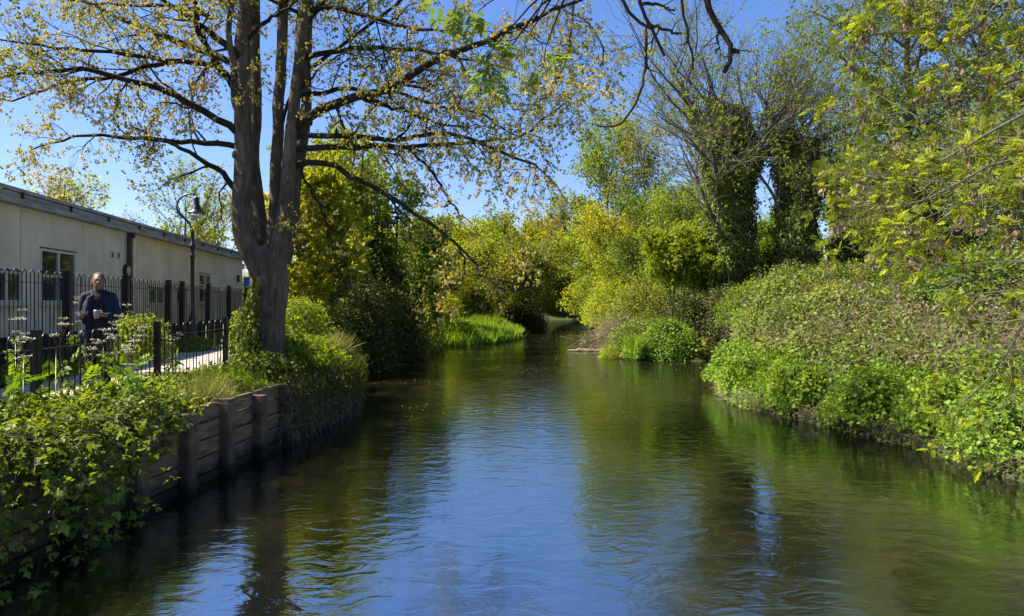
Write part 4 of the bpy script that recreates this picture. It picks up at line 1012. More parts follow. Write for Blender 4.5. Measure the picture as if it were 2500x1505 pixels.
tree('willow_tree', 'low willow with fine drooping olive leaves behind the nettle bank', 'tree', 2290, 22, 440, 2.2, .2, nl=26, nb=9, nt=9, nk=9, ls=.075, mat='leaf_olive', seed=98, first=.3, up=-.03, droop=.9, bl=.5, tl=.3, bmat='twig_olive', spreadleaf=.08)
tree('willow_tree', 'leafy tree at the right frame edge behind the near branches', 'tree', 2520, 18, 300, 2.8, .2, nl=26, nb=9, nt=9, nk=8, ls=.075, mat='leaf_lime', seed=99, first=.3, up=-.02, droop=.6, bl=.5, tl=.28, bmat='twig_olive', spreadleaf=.08, lo=0, hi=.8)
tree('sycamore_sapling', 'bright young sycamore in front of the ivy-covered giant', 'tree', 1660, 38, 570, 1.8, .07, nl=14, nb=6, nt=5, nk=5, ls=.13, mat='leaf_lime', tpl=TUFT, seed=101, first=.58, stems=3, base=.6, ang=.8, lo=.2)
tree('sycamore_sapling', 'yellow-green sapling between the ivy trunk and the dark shrub', 'tree', 1745, 37.5, 610, 1.4, .06, nl=12, nb=6, nt=5, nk=5, ls=.12, mat='leaf_lime', tpl=TUFT, seed=102, first=.5, stems=3, ang=.8, lo=.3, base=.6)

# ================================================================== SHRUBS
def shrub(name, label, cat, c, rad, nleaf, ls, mat, tpl=LEAF2, seed=1, group=None, stem='twig', nst=40, lump=.5, up=.5, lo=0, hi=1, wig=.2, fill=.45, lsc=1.0, kind=None, tint=.55, droop=0.1):
    """irregular mass of leaves round many stems that all start at the foot"""
    g = np.random.default_rng(seed); c = np.array(c, float); rad = np.array(rad, float)
    root = empty(name, c, label=label, cat=cat, group=group)
    d = rdir(nleaf, g); d[:, 2] = np.abs(d[:, 2]) * (1) - .12
    ln = fbm(d * 1.6 + seed, lsc, seed); l2 = vn(d * 5 + seed, lsc, seed + 5)
    r = (1 - lump * .5 + lump * ln + lump * .5 * (l2 - .5)) * (1 - fill * g.random(nleaf) ** 1.6)
    p = c + d * rad * r[:, None] + g.normal(size=(nleaf, 3)) * ls * .6
    nr = d / rad * rad.mean() + UP * up + g.normal(size=(nleaf, 3)) * .5
    mb = MB(); mb.leaves(tpl, p, d * .6 + g.normal(size=(nleaf, 3)) * .7 - UP * droop, nr, ls * (.6 + .8 * g.random(nleaf)), np.clip(lo + (hi - lo) * ((1 - tint) * g.random(nleaf) + tint * (fbm(p, 1.0, seed + 9) * 1.8 - .4)), 0, 1))
    mb.build('foliage', M[mat], root)
    e = rdir(nst, g); e[:, 2] = np.abs(e[:, 2]); t = np.linspace(0, 1, 7)[None, :, None]
    q = c + e[:, None] * rad * t * (.75 + .3 * g.random((nst, 1, 1))) * np.array([1, 1, 1]) + np.cumsum(g.normal(size=(nst, 7, 3)), axis=1) * .03 * rad.mean()
    q[:, 0] = c + (e * np.array([.15, .15, 0])) * rad
    mb = MB(); rr = np.broadcast_to(np.linspace(1, .25, 7) * .012 * rad.mean(), (nst, 7)); mb.tubes(q, rr, 4)
    L2, R2 = grow(q, rr, 5, .3, 1, rad.mean() * .35, .7, 5, g, up=.02, wig=wig, rad=.6, tip=.003); mb.tubes(L2, R2, 3)
    mb.build('stems', M[stem], root)
    return root
def GP(px, py, z=0.):   # point where the line of sight meets height z
    Y = (CZ - z) * F / (py - HY); return np.array([(px - CX) / F * Y, Y, z])
# bush at the chestnut's foot hanging over the wall
shrub('overhanging_shrub', 'bright yellow-green shrub at the foot of the large tree, drooping over the wall end', 'shrub', P(742, 912, 16.5), (1.05, 1.6, .95), 9000, .085, 'leaf_lime', TRI2, 201, lo=.1, hi=.95)
shrub('overhanging_shrub', 'dark lower shrub hanging over the water beside the wall end', 'shrub', P(735, 975, 15.6), (.75, 1.4, .75), 5000, .08, 'leaf_green', TRI2, 202, lo=0, hi=.7)
shrub('overhanging_shrub', 'outer spray of the lime-green growth reaching furthest over the river', 'shrub', P(815, 925, 18.5), (.7, .9, .55), 3000, .08, 'leaf_lime', TRI2, 203)
shrub('sapling_bush', 'sunlit pale bush behind the trunk next to the white marker posts', 'shrub', P(730, 830, 19), (.8, .9, 1.35), 3600, .09, 'leaf_lime', TRI2, 204, lo=.3)
shrub('trunk_shrub', 'leafy green shrub hiding the right foot of the large tree', 'shrub', P(705, 900, 14.9), (.55, .6, .85), 2600, .08, 'leaf_lime', TRI2, 205, lo=.0, hi=.9)
shrub('trunk_shrub', 'low nettles and ivy round the front of the large tree\'s foot', 'shrub', P(640, 925, 13.9), (.7, .5, .55), 2200, .08, 'leaf_shade', TRI2, 206, lo=.0, hi=.9)
# dark thicket on the left bank
for k, (px, py, Y, r, mt, n, lb) in enumerate([
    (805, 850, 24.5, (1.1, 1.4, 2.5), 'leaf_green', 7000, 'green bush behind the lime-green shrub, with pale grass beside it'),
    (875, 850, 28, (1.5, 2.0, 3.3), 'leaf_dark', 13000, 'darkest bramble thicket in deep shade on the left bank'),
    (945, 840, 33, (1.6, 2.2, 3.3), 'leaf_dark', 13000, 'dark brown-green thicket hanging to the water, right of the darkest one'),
    (1000, 820, 39, (1.7, 2.2, 2.6), 'leaf_olive', 8000, 'olive shrub with yellow leaves above the small landing'),
    (905, 720, 35, (2.4, 1.6, 3.6), 'leaf_dark', 10000, 'tall shadowed shrub behind the bramble thickets'),
    (1010, 790, 48, (2.8, 1.2, 1.7), 'leaf_yellow', 7000, 'flat-topped yellow hedge beyond the thickets'),
    (1075, 760, 58, (1.8, 1.6, 2.6), 'leaf_yellow', 6000, 'golden bush standing left of the reeds'),
    (1140, 765, 62, (2.6, 1.6, 2.4), 'leaf_green', 6000, 'green bush right behind the reeds'),
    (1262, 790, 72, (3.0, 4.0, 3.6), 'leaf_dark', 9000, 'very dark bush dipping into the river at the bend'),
    (1120, 800, 50, (.9, .8, .6), 'leaf_green', 1500, 'small dark shrub standing in the reeds')]):
    c = P(px, py, Y); c[2] = max(c[2] - r[2] * .35, .05) if k not in (4, 6, 7) else c[2] - r[2] * .3
    shrub('bankside_shrub', lb, 'shrub', c, r, n, .075 + Y * .0016, mt, LEAF2, 210 + k, group='shrubs along the left bank', lump=.7)
c = P(1350, 760, 117); shrub('bankside_shrub', 'olive foliage closing the river at the far bend', 'shrub', [c[0], c[1], .2], (5, 3, 5), 5000, .35, 'leaf_olive', LEAF2, 229)
# island
c = P(1632, 868, 32.8); c[2] = .1
shrub('island_bush', 'round fresh green bush on the tip of the island', 'shrub', c, (1.42, 1.3, 1.95), 16000, .095, 'leaf_nettle', LEAF2, 230, lump=.35, fill=.3, stem='twig_olive')
c = P(1575, 850, 34.6); c[2] = .15
shrub('island_bush', 'taller mixed bramble bush behind the round island bush', 'shrub', c, (1.9, 1.6, 2.1), 11000, .09, 'leaf_bramble', LEAF2, 231, lump=.6)
c = P(1492, 867, 33.6); c[2] = .02
shrub('island_bush', 'small vivid lime plant at the left foot of the island', 'shrub', c, (.55, .5, .55), 1800, .06, 'leaf_lime', LEAF1, 232, lo=.4)
c = P(1705, 850, 35.5); c[2] = .3
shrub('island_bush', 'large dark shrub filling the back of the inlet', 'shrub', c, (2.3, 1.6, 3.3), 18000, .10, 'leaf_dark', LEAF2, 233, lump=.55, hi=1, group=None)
c = P(1930, 850, 22.8); c[2] = 1.0
shrub('bramble_mound', 'high mound of brambles and dead stems at the nearest tip of the right bank', 'brambles', c, (1.75, 2.4, 2.4), 21000, .10, 'leaf_bramble', LEAF4, 237, lump=.8, nst=220, stem='driftwood')
c = P(2040, 850, 20); c[2] = 1.4
shrub('bramble_mound', 'second bramble mound, dotted with dry stems, right of the first on the right bank', 'brambles', c, (2.0, 2.2, 1.5), 17000, .10, 'leaf_bramble', LEAF4, 238, lump=.8, nst=220, stem='driftwood')
c = P(1790, 860, 33.5); c[2] = .4
shrub('island_bush', 'dark shrub at the right side of the inlet under the ivy trunk', 'shrub', c, (1.3, 1.8, 3.2), 12000, .10, 'leaf_dark', LEAF2, 234, lump=.5)
c = P(1492, 800, 45); c[2] = 1.5
shrub('bankside_shrub', 'yellow-leaved shrub leaning over the water behind the driftwood', 'shrub', c, (1.9, 2.2, 2.6), 7000, .12, 'leaf_yellow', LEAF2, 235, lump=.7)
c = P(1570, 740, 42); c[2] = .8
shrub('bankside_shrub', 'mid-green shrub rising behind the brushwood heap', 'shrub', c, (2.4, 1.5, 3.2), 8000, .12, 'leaf_olive', LEAF2, 236, lump=.7)
# bushes at the head of the right bank
for k, (px, py, Y, r, mt, n, lb) in enumerate([(1850, 690, 29, (1.6, 1.5, 1.8), 'leaf_green', 8000, 'green bush at the foot of the ivy-covered giant'), (1960, 660, 28, (1.9, 1.2, 1.4), 'leaf_bramble', 8000, 'low bush in shade between the two ivy trunks'), (2090, 650, 27, (1.9, 1.2, 1.1), 'leaf_bramble', 7000, 'low green bush right of the second ivy trunk'), (2230, 640, 22, (1.8, 1.2, 1.1), 'leaf_green', 7000, 'bush under the willow at the top of the bank'), (2390, 640, 17, (1.6, 1.0, 1.0), 'leaf_nettle', 7000, 'bush behind the near branches at the right')]):
    c = P(px, py, Y); c[2] -= r[2] * .8
    shrub('hilltop_shrub', lb, 'shrub', c, r, n, .1, mt, LEAF2, 250 + k, group='bushes on the crest of the right bank', lump=.6)
# plants beside the path
shrub('path_shrub', 'leafy green shrub against the tall railing, behind the person', 'shrub', P(335, 868, 13.9), (.6, .5, .85), 2600, .065, 'leaf_lime', TRI2, 260, lo=.1)
shrub('path_shrub', 'yellow-green young plant between the short railing and the trunk', 'shrub', P(592, 850, 15.6), (.32, .3, .85), 900, .1, 'leaf_lime', TRI2, 261, lo=.4)
shrub('path_shrub', 'low weeds round the foot of the street lamp', 'shrub', (-8.95, 20.7, GZ), (.6, .8, .45), 1300, .07, 'leaf_nettle', TRI2, 262)
for k, (y0, lb) in enumerate([(12.8, 'left'), (24.5, 'right')]):
    shrub('path_shrub', 'weed clump at the base of the tall railing, %s of the lamp' % lb, 'shrub', (tfx(y0) + .4, y0, GZ), (.4, 1.4, .4), 1800, .06, 'leaf_nettle', TRI2, 263 + k)
# ================================================================== GROUND COVER (uncountable)
def cover(name, label, cat, n, box, mask, mh, mat, tpl, ls, seed, msc=.55, depth=.5, up=.8, lo=0, hi=1, near=True, droop=.0, inner=0, stuff=True, tint=.55, hbase=.0, grad=.8, yfall=1.0):
    g = np.random.default_rng(seed); x0, x1, y0, y1 = box
    u = g.random(n); y = y0 * (y1 / y0) ** u if near and y0 > 0 else y0 + (y1 - y0) * u
    x = x0 + (x1 - x0) * g.random(n); p = np.stack([x, y], -1)
    d = sdist(p); k = mask(x, y, d) > g.random(n); x, y, d, p = x[k], y[k], d[k], p[k]; K = len(x)
    hgt = lambda q, dd: mh(q[:, 0], q[:, 1], dd) * (.12 + 2.9 * np.clip(fbm(q, msc, seed) - .18, 0, 1) ** 1.5 + .4 * (vn(q, msc * 5, seed + 3) - .5))
    h = np.maximum(hgt(p, d), .02)
    e = .12; gxh = (hgt(p + [e, 0], d) - h) / e; gyh = (hgt(p + [0, e], d) - h) / e
    zt = ter(x, y); sx = (ter(x + .3, y) - zt) / .3; sy = (ter(x, y + .3) - zt) / .3
    u2 = 1 - depth * g.random(K) ** 1.5
    pos = np.stack([x, y, zt + hbase + h * u2], -1)
    nr = np.stack([-(gxh + sx) * grad, -(gyh + sy) * grad, np.full(K, up)], -1) + g.normal(size=(K, 3)) * .45
    dd = g.normal(size=(K, 3)) * .8 + np.stack([-(gxh + sx), -(gyh + sy), np.full(K, -droop)], -1) * .5
    rn = np.clip(lo + (hi - lo) * ((1 - tint) * g.random(K) + tint * (fbm(p, .9, seed + 8) * 1.8 - .4)), 0, 1)
    mb = MB(); mb.leaves(tpl, pos, dd, nr, ls * (.55 + .9 * g.random(K)), rn)
    o = mb.build(name, M[mat]); tag(o, label, cat, kind='stuff' if stuff else None)
    return o
rb = lambda x, y: x > np.interp(y, CENY, CENX)
bandr = lambda x, y, d, a, b: (rb(x, y) & (d > a) & (d < b) & ((y < 29.5) | (x > 9.5))).astype(float)
cover('nettle_patch', 'bright green nettles growing thick along the right bank above the water', 'nettles', 90000, (5.2, 16, 7.5, 30), lambda x, y, d: bandr(x, y, d, -.03, 2.6) * np.where(fbm(np.stack([x, y], -1), 1.1, 71) < .44, .25, 1.), lambda x, y, d: .70 * np.clip(d * 1.5, .25, 1), 'leaf_nettle', LEAF4, .085, 301, msc=1.2, lo=.15)
cover('bramble_thicket', 'bramble thicket covering the slope of the right bank', 'brambles', 140000, (6.5, 24, 8.5, 32), lambda x, y, d: bandr(x, y, d, 1.6, 12) * np.where(fbm(np.stack([x, y], -1), .45, 66) > .5, .38, 1.), lambda x, y, d: 1.35 * np.clip((d - 1.2) * .8, .3, 1), 'leaf_bramble', LEAF4, .08, 302, msc=.75, lo=.05, hi=.95)
cover('nettle_patch', 'lighter green growth lit by the sun at the top of the right bank', 'nettles', 36000, (8, 24, 15, 32), lambda x, y, d: bandr(x, y, d, 5, 14) * .8, lambda x, y, d: 1.5, 'leaf_nettle', LEAF4, .085, 303, msc=.75, lo=.2, hbase=.0)
cover('dead_stems', 'dry brown leaves and litter among the right bank brambles', 'dead plants', 34000, (6, 18, 8.5, 28), lambda x, y, d: bandr(x, y, d, 1.4, 6) * (fbm(np.stack([x, y], -1), .45, 66) > .48), lambda x, y, d: 1.35 * np.clip((d - 1.2) * .8, .3, 1), 'dry', LEAF1, .075, 304, msc=.75, depth=.4)
cover('grass', 'light grass blades on the nearest point of the right bank', 'grass', 3000, (5.2, 9, 16, 24), lambda x, y, d: bandr(x, y, d, .05, 1.3), lambda x, y, d: .15, 'grass', BLADE, .32, 305, up=0, stuff=True, droop=-2.5)
for k, (yy, off, rr, lb) in enumerate([(9.9, .75, .62, 'bright nettle clump at the right frame edge just above the water'), (11.2, .45, .70, 'full nettle clump overhanging the waterline near the right edge'), (12.7, .55, .62, 'nettle clump left of the full overhanging one'), (14.3, .45, .72, 'rounded nettle clump midway along the right bank edge'), (16.4, .5, .62, 'smaller nettle clump before the grassy tip'), (18.9, .45, .70, 'yellow-green clump with grass blades near the bank tip'), (21.5, .5, .75, 'nettle clump at the very tip of the right bank')]):
    xs = np.linspace(4.5, 10.5, 200); dd = sdist(np.stack([xs, np.full(200, yy)], -1)); xx = xs[np.argmax(dd > 0)] + off
    shrub('nettle_clump', lb, 'nettles', (xx, yy, float(ter(xx, yy)) - .05), (rr * 1.1, rr * 1.15, rr * 1.35), 3600, .085, 'leaf_nettle', LEAF4, 340 + k, group='nettle clumps along the right waterline', lump=.6, nst=60, stem='twig_olive', lo=.3, hi=1.)
# bank foot: roots and dead stalks
def sticks(name, label, cat, starts, dirs, ln, r, mat, seed, wig=.12, m=6, child=0, droop=0, stuff=True, top=True):
    g = np.random.default_rng(seed); n = len(starts); out = np.zeros((n, m, 3)); out[:, 0] = starts; d = dirs / np.linalg.norm(dirs, axis=1, keepdims=True)
    L = ln * (.5 + g.random(n))
    for k in range(1, m):
        d = d + g.normal(size=(n, 3)) * wig - UP * droop; d /= np.linalg.norm(d, axis=1, keepdims=True); out[:, k] = out[:, k-1] + d * (L / (m-1))[:, None]
    rr = np.linspace(1, .4, m)[None] * r * (.6 + .8 * g.random((n, 1)))
    mb = MB(); mb.tubes(out, rr, 3)
    if child:
        a, b = grow(out, rr, child, .2, 1, ln * .35, .8, 5, g, wig=.2, rad=.6, tip=.001); mb.tubes(a, b, 3)
    o = mb.build(name, M[mat])
    if top: tag(o, label, cat, kind='stuff' if stuff else None)
    return o
g = np.random.default_rng(5)
n = 1500; y = 8 * (27 / 8) ** g.random(n); x = 4.8 + 5 * g.random(n)
# walk the samples to the water's edge of the right bank
from_edge = []
for yy in np.linspace(8.5, 26, 900):
    xs = np.linspace(4.5, 10.5, 60); dd = sdist(np.stack([xs, np.full(60, yy)], -1)); k = np.argmax(dd > 0); from_edge.append((xs[k], yy))
from_edge = np.array(from_edge)
s = from_edge[g.integers(0, 900, 2600)]; st = np.stack([s[:, 0] + .25 * g.random(2600), s[:, 1], .02 + .35 * g.random(2600)], -1)
sticks('bank_roots', 'dead stalks and roots along the waterline of the right bank', 'roots', st, np.stack([-.3 + .5 * g.normal(size=2600), g.normal(size=2600), -.2 + .3 * g.normal(size=2600)], -1), .3, .005, 'driftwood', 306, wig=.25)
n = 6000; y = 9 * (26 / 9) ** g.random(n); x = 6.5 + 9 * g.random(n); d = sdist(np.stack([x, y], -1)); k = rb(x, y) & (d > 1.2) & (d < 6); x, y = x[k], y[k]
sticks('bramble_canes', 'tangled pale bramble canes over the right bank', 'canes', np.stack([x, y, ter(x, y) + .5 + .35 * g.random(len(x))], -1), rdir(len(x), g) + UP * .5, 1.0, .004, 'driftwood', 307, wig=.25, droop=.12, m=8)
n = 700; y = 10 * 1.5 ** g.random(n); s = from_edge[g.integers(0, 700, n)]

# reeds on the spit
def blades(name, label, cat, n, sampler, hgt, mat, seed, wid=1.0, lean=.3, stuff=True):
    g = np.random.default_rng(seed); p = sampler(n, g); K = len(p)
    d = UP + g.normal(size=(K, 3)) * lean
    nr = rdir(K, g); nr[:, 2] = 0
    tpl = (BLADE[0] * np.array([wid, 1, 1]), BLADE[1])
    mb = MB(); mb.leaves(tpl, p, d, nr, hgt * (.6 + .6 * g.random(K)), np.clip(.35 + .4 * g.normal(size=K) * .5 + .3 * (fbm(p[:, :2], .6, seed) - .5), 0, 1))
    return tag(mb.build(name, M[mat]), label, cat, kind='stuff' if stuff else None)
def spit_s(n, g):
    x = -6.5 + 7.2 * g.random(n); y = 41.5 + 19 * g.random(n); d = sdist(np.stack([x, y], -1)); k = (d > -.6) & (x > -6 + (y - 42) * .22 - 1.2) & (fbm(np.stack([x, y], -1), .5, 3) > .36)
    x, y, d = x[k], y[k], d[k]; return np.stack([x, y, np.maximum(ter(x, y), -.1)], -1)
blades('reeds', 'bright green reeds and grass on the low spit of the left bank', 'reeds', 26000, spit_s, .85, 'grass', 320, wid=1.3, lean=.22)
def isl_s(n, g):
    c = P(1553, 850, 32.0); x = c[0] + g.normal(size=n) * .14; y = c[1] + .25 + g.normal(size=n) * .2; return np.stack([x, y, np.full(n, .1)], -1)
o = blades('grass_tuft', 'bright green grass tuft between the island bushes', 'grass', 420, isl_s, .95, 'grass', 321, stuff=True)
o = blades('grass_tuft', 'pale dry grass tuft hanging over the top of the wall planks', 'grass', 900, lambda n, g: np.stack([P(525, 955, 10.9)[0] - .15 + g.normal(size=n) * .12, 10.9 + g.normal(size=n) * .22, np.full(n, 1.03)], -1), .42, 'straw', 322, wid=.35, lean=.75)
o = blades('grass_tuft', 'pale grass behind the lime-green overhanging shrub', 'grass', 700, lambda n, g: np.stack([P(800, 830, 21)[0] + g.normal(size=n) * .2, 21 + g.normal(size=n) * .3, np.full(n, 1.0)], -1), .7, 'straw', 323, wid=.5, lean=.5)

# ---- left bank, in front of and behind the short railing
lb_ = lambda x, y: (x < np.interp(y, CENY, CENX))
leftm = lambda x, y, d: (lb_(x, y) & (d > -.05) & (x > sfx(y) + .05)).astype(float)
cover('weed_patch', 'leafy weeds and brambles on top of the near left bank', 'weeds', 36000, (-7.5, -3.6, 4.2, 20), leftm, lambda x, y, d: .36 * np.clip((14 - y) / 4, .45, 1), 'leaf_shade', TRI, .115, 330, msc=1.0, depth=.9, up=.9, tint=.35)
cover('weed_patch', 'smaller leaves between the bigger brambles of the near left bank', 'weeds', 26000, (-7.5, -3.6, 4.2, 16), leftm, lambda x, y, d: .26 * np.clip((14 - y) / 4, .45, 1), 'leaf_shade', LEAF4, .07, 331, msc=1.2, depth=.9, up=.7)
def lbs(n, g):
    y = 4.5 * (18 / 4.5) ** g.random(n); x = -6.6 + 2.9 * g.random(n); d = sdist(np.stack([x, y], -1)); k = d > .1; x, y = x[k], y[k]
    k = fbm(np.stack([x, y], -1), .8, 4) > .42; x, y = x[k], y[k]
    return np.stack([x, y, ter(x, y)], -1)
blades('grass', 'long green grass among the weeds of the near left bank', 'grass', 12000, lbs, .30, 'grass', 332, wid=.55, lean=.3)
verge = lambda x, y, d: (lb_(x, y) & (((x > sfx(y) - .4) & (x < sfx(y) + .2)) | ((x < tfx(y) + .85) & (x > tfx(y) - .4)) | (x > sfx(y))) & (d > .1)).astype(float)
cover('verge_plants', 'weeds along both edges of the path', 'weeds', 26000, (-16, -4, 12, 50), verge, lambda x, y, d: .16, 'leaf_lime', TRI2, .09, 333, msc=1.0, depth=.9)
cover('ground_cover', 'low greenery on the left bank beyond the large tree', 'plants', 22000, (-16, -4, 20, 62), lambda x, y, d: (lb_(x, y) & (d > .1) & (x > sfx(y) - .3)).astype(float), lambda x, y, d: .8, 'leaf_olive', LEAF2, .16, 334, msc=.5, depth=.8)
cover('ground_cover', 'low greenery on the island and behind it', 'plants', 16000, (5, 18, 30, 60), lambda x, y, d: (rb(x, y) & (d > .1)).astype(float), lambda x, y, d: .8, 'leaf_olive', LEAF2, .17, 335, msc=.5, depth=.8)
cover('wood', 'distant trees and undergrowth closing the view beyond the river', 'woodland', 42000, (-60, 75, 95, 175), lambda x, y, d: ((d > 1) & ((y > 116) | (np.abs(x - 9) > 9))).astype(float), lambda x, y, d: 7.5, 'leaf_olive', LEAF2, .8, 336, msc=.09, depth=1.0, near=False)
cover('wood', 'undergrowth between the trees behind the right bank', 'woodland', 30000, (9, 50, 38, 95), lambda x, y, d: (rb(x, y) & (d > 1)).astype(float), lambda x, y, d: 4.0, 'leaf_green', LEAF2, .42, 337, msc=.2, depth=1.0, near=False)
cover('wood', 'undergrowth between the trees behind the left bank', 'woodland', 22000, (-40, 4, 62, 100), lambda x, y, d: (lb_(x, y) & (d > 1.5)).astype(float), lambda x, y, d: 4.0, 'leaf_olive', LEAF2, .42, 338, msc=.2, depth=1.0, near=False)

# ---- bramble plants hanging over the wall in front
def bramble(label, y0, n, seed, reach=.55, drop=1.2, size=.13, zt=1.15, out0=.0):
    g = np.random.default_rng(seed); x0 = wall_x(y0)
    root = empty('bramble_bush', (x0 - .1, y0, zt - .1), label=label, cat='bramble', group='brambles hanging over the near wall')
    c = np.zeros((n, 14, 3)); t = np.linspace(0, 1, 14)
    yy = y0 + g.normal(size=n) * .33; out = (reach * (.35 + .9 * g.random(n))) + out0; dr = drop * (.35 + .75 * g.random(n)); side = g.normal(size=n) * .35
    for i in range(n):
        xw = wall_x(yy[i])
        c[i, :, 0] = xw - .35 + (.35 + out[i]) * np.sin(t * PI * .55) / math.sin(PI * .55)
        c[i, :, 1] = yy[i] + side[i] * t
        c[i, :, 2] = np.maximum(zt + .22 * np.sin(t * PI * .9) - dr[i] * t ** 1.8, .04)
    c[:, 1:] += np.cumsum(g.normal(size=(n, 13, 3)) * .012, axis=1)
    rr = np.broadcast_to(np.linspace(.0055, .0018, 14), (n, 14))
    mb = MB(); mb.tubes(c, rr, 5)
    L2, R2 = grow(c, rr, 7, .15, 1, .30, .9, 6, g, up=-.02, wig=.15, rad=.7, tip=.0012); mb.tubes(L2, R2, 4)
    mb.build('canes', M['twig_red'], root)
    mb = MB(); leaf_on(mb, TRI, L2, 5, .2, 1, size, g, droop=.25, spread=.025, tint=.3, seed=seed, upn=1.3)
    leaf_on(mb, TRI, c, 9, .15, 1, size, g, droop=.2, spread=.03, tint=.3, seed=seed, upn=1.3)
    mb.build('leaves', M['leaf_shade'], root)
bramble('bramble mass hanging furthest over the near wall towards the water', 7.3, 34, 401, .55, 1.40, .095)
bramble('bramble at the lower left corner trailing down the near wall', 6.1, 26, 402, .42, 1.3, .09)
bramble('bramble spilling over the wall top beside the second visible upright', 8.35, 16, 403, .22, .6, .09)
bramble('small bramble over the wall top under the short railing', 9.2, 8, 404, .16, .38, .085)
# shoots on the wall end, hanging dead ivy
n = 900; y = 12.8 + 5.2 * g.random(n); x = np.array([wall_x(a) for a in y]) + .06 + .18 * g.random(n)
sticks('hanging_stems', 'dead grey-brown ivy stems hanging down the wall end below the lime shrub', 'dead stems', np.stack([x, y, .55 + .6 * g.random(n)], -1), np.stack([.05 * g.normal(size=n), .1 * g.normal(size=n), -np.ones(n)], -1), .9, .006, 'driftwood', 410, wig=.12)
k = 5000; y = 12.7 + 6 * g.random(k); x = np.array([wall_x(a) for a in y]) + .02 + .5 * g.random(k) ** 1.5; z = .15 + 1.1 * g.random(k) ** .7
mb = MB(); mb.leaves(LEAF2, np.stack([x, y, z], -1), -UP + g.normal(size=(k, 3)) * .5, np.array([1., -.3, .4]) + g.normal(size=(k, 3)) * .5, .07 * (.5 + g.random(k)), g.random(k) * .8)
tag(mb.build('hanging_ivy', M['leaf_dark']), 'dark ivy hanging down the wall end in shade', 'ivy', kind='stuff')

# ---- cow parsley by the short railing: individuals
def parsley(px, top, Y, seed, label):
    g = np.random.default_rng(seed); t = P(px, top, Y); b = t.copy(); b[2] = GZ; h = t[2] - GZ
    root = empty('cow_parsley', b, label=label, cat='cow parsley', group='flowering cow parsley by the short railing')
    s = np.linspace(0, 1, 9)[:, None]; st = (b + (t - b) * s * np.array([1, 1, 1]))[None] + np.cumsum(g.normal(size=(1, 9, 3)) * .008, axis=1)
    R = np.linspace(.006, .003, 9)[None]; mb = MB(); mb.tubes(st, R, 5)
    A, AR = grow(st, R, 6, .5, .98, .26, .6, 6, g, up=.12, wig=.06, rad=.7, tip=.0016); mb.tubes(A, AR, 4)
    ends = np.vstack([A[:, -1], st[:, -1]])
    rays = []
    for e in ends:
        for k in range(9):
            a = k * 2 * PI / 9 + g.random() * .4; rr = .045; q = e + np.array([math.cos(a) * rr, math.sin(a) * rr, .035 + .01 * g.random()]); rays.append(np.stack([e, (e + q) / 2 + [0, 0, .006], q]))
    rays = np.array(rays); mb.tubes(rays, np.full(rays.shape[:2], .0011), 3); mb.build('stem', M['twig_olive'], root)
    mb = MB(); q = np.repeat(rays[:, -1], 3, axis=0) + g.normal(size=(len(rays) * 3, 3)) * .007; K = len(q)
    mb.leaves(UMBEL, q, rdir(K, g, .2), UP + g.normal(size=(K, 3)) * .2, .013 * (.7 + .6 * g.random(K)), g.random(K)); mb.build('flower_head', M['flower'], root)
    mb = MB(); leaf_on(mb, PINN, st, 14, .05, .6, .2, g, droop=.1, spread=.02, upn=1); mb.build('leaves', M['leaf_nettle'], root)
for k, (px, top, Y, lb) in enumerate([(292, 775, 9.6, 'tallest cow parsley, in front of the person\'s waist'), (262, 812, 9.3, 'cow parsley just left of the tallest one'), (225, 850, 9.4, 'cow parsley with a broad white head below the person'), (335, 822, 10.4, 'cow parsley to the right of the person, behind the railing'), (195, 740, 12.0, 'cow parsley at the person\'s phone hand'), (50, 785, 9.8, 'cow parsley near the left frame edge'), (150, 800, 9.6, 'cow parsley left of the tall fence\'s first post'), (310, 860, 9.0, 'short cow parsley low in the weeds'), (30, 850, 7.8, 'cow parsley deep in the brambles at the left edge'), (420, 838, 13.0, 'small cow parsley by the middle post of the short railing')]):
    parsley(px, top, Y, 500 + k, lb)

# ---- driftwood and dead brushwood by the island
def stick_thing(name, label, cat, pts, r0, r1, seed, kids=6, mat='driftwood', group=None, kl=.5):
    g = np.random.default_rng(seed); q = resample(np.array(pts), 14); q[1:] += g.normal(size=(13, 3)) * .02
    R = np.linspace(r0, r1, 14)[None]; mb = MB(); mb.tubes(q[None], R, 7, cap=True)
    if kids:
        a, b = grow(q[None], R, kids, .3, 1, kl, .8, 7, g, wig=.15, rad=.5, tip=.006); mb.tubes(a, b, 4)
    return tag(mb.build(name, M[mat]), label, cat, group)
sg = 'dead branches stranded at the island'
stick_thing('fallen_branch', 'long dead branch slanting from the brushwood down to the left', 'dead branch', [P(1500, 805, 36), P(1465, 825, 35.6), P(1430, 835, 35.3), P(1420, 845, 35.2)], .06, .03, 601, 6, group=sg)
stick_thing('fallen_branch', 'forked grey branch standing in the water before the dark hollow', 'dead branch', [P(1513, 872, 33.2), P(1523, 860, 33.1), P(1535, 850, 33.2), P(1550, 848, 33.4)], .06, .035, 602, 4, group=sg)
stick_thing('floating_log', 'flat weathered log floating left of the island', 'log', [P(1385, 857, 38.3) * [1, 1, 0] + [0, 0, .03], P(1420, 854, 38.2) * [1, 1, 0] + [0, 0, .06], P(1475, 853, 38) * [1, 1, 0] + [0, 0, .05]], .06, .09, 603, 3, group=sg, kl=.4)
stick_thing('fallen_branch', 'thin upright dead twig at the end of the slanting branch', 'dead branch', [P(1418, 842, 35.2), P(1424, 828, 35.2), P(1427, 818, 35.2)], .025, .012, 604, 3, group=sg, kl=.3)
n = 300; gg = np.random.default_rng(9); base = np.array([P(1530, 806, 36.0)] * n) + gg.normal(size=(n, 3)) * [.6, .4, .35]
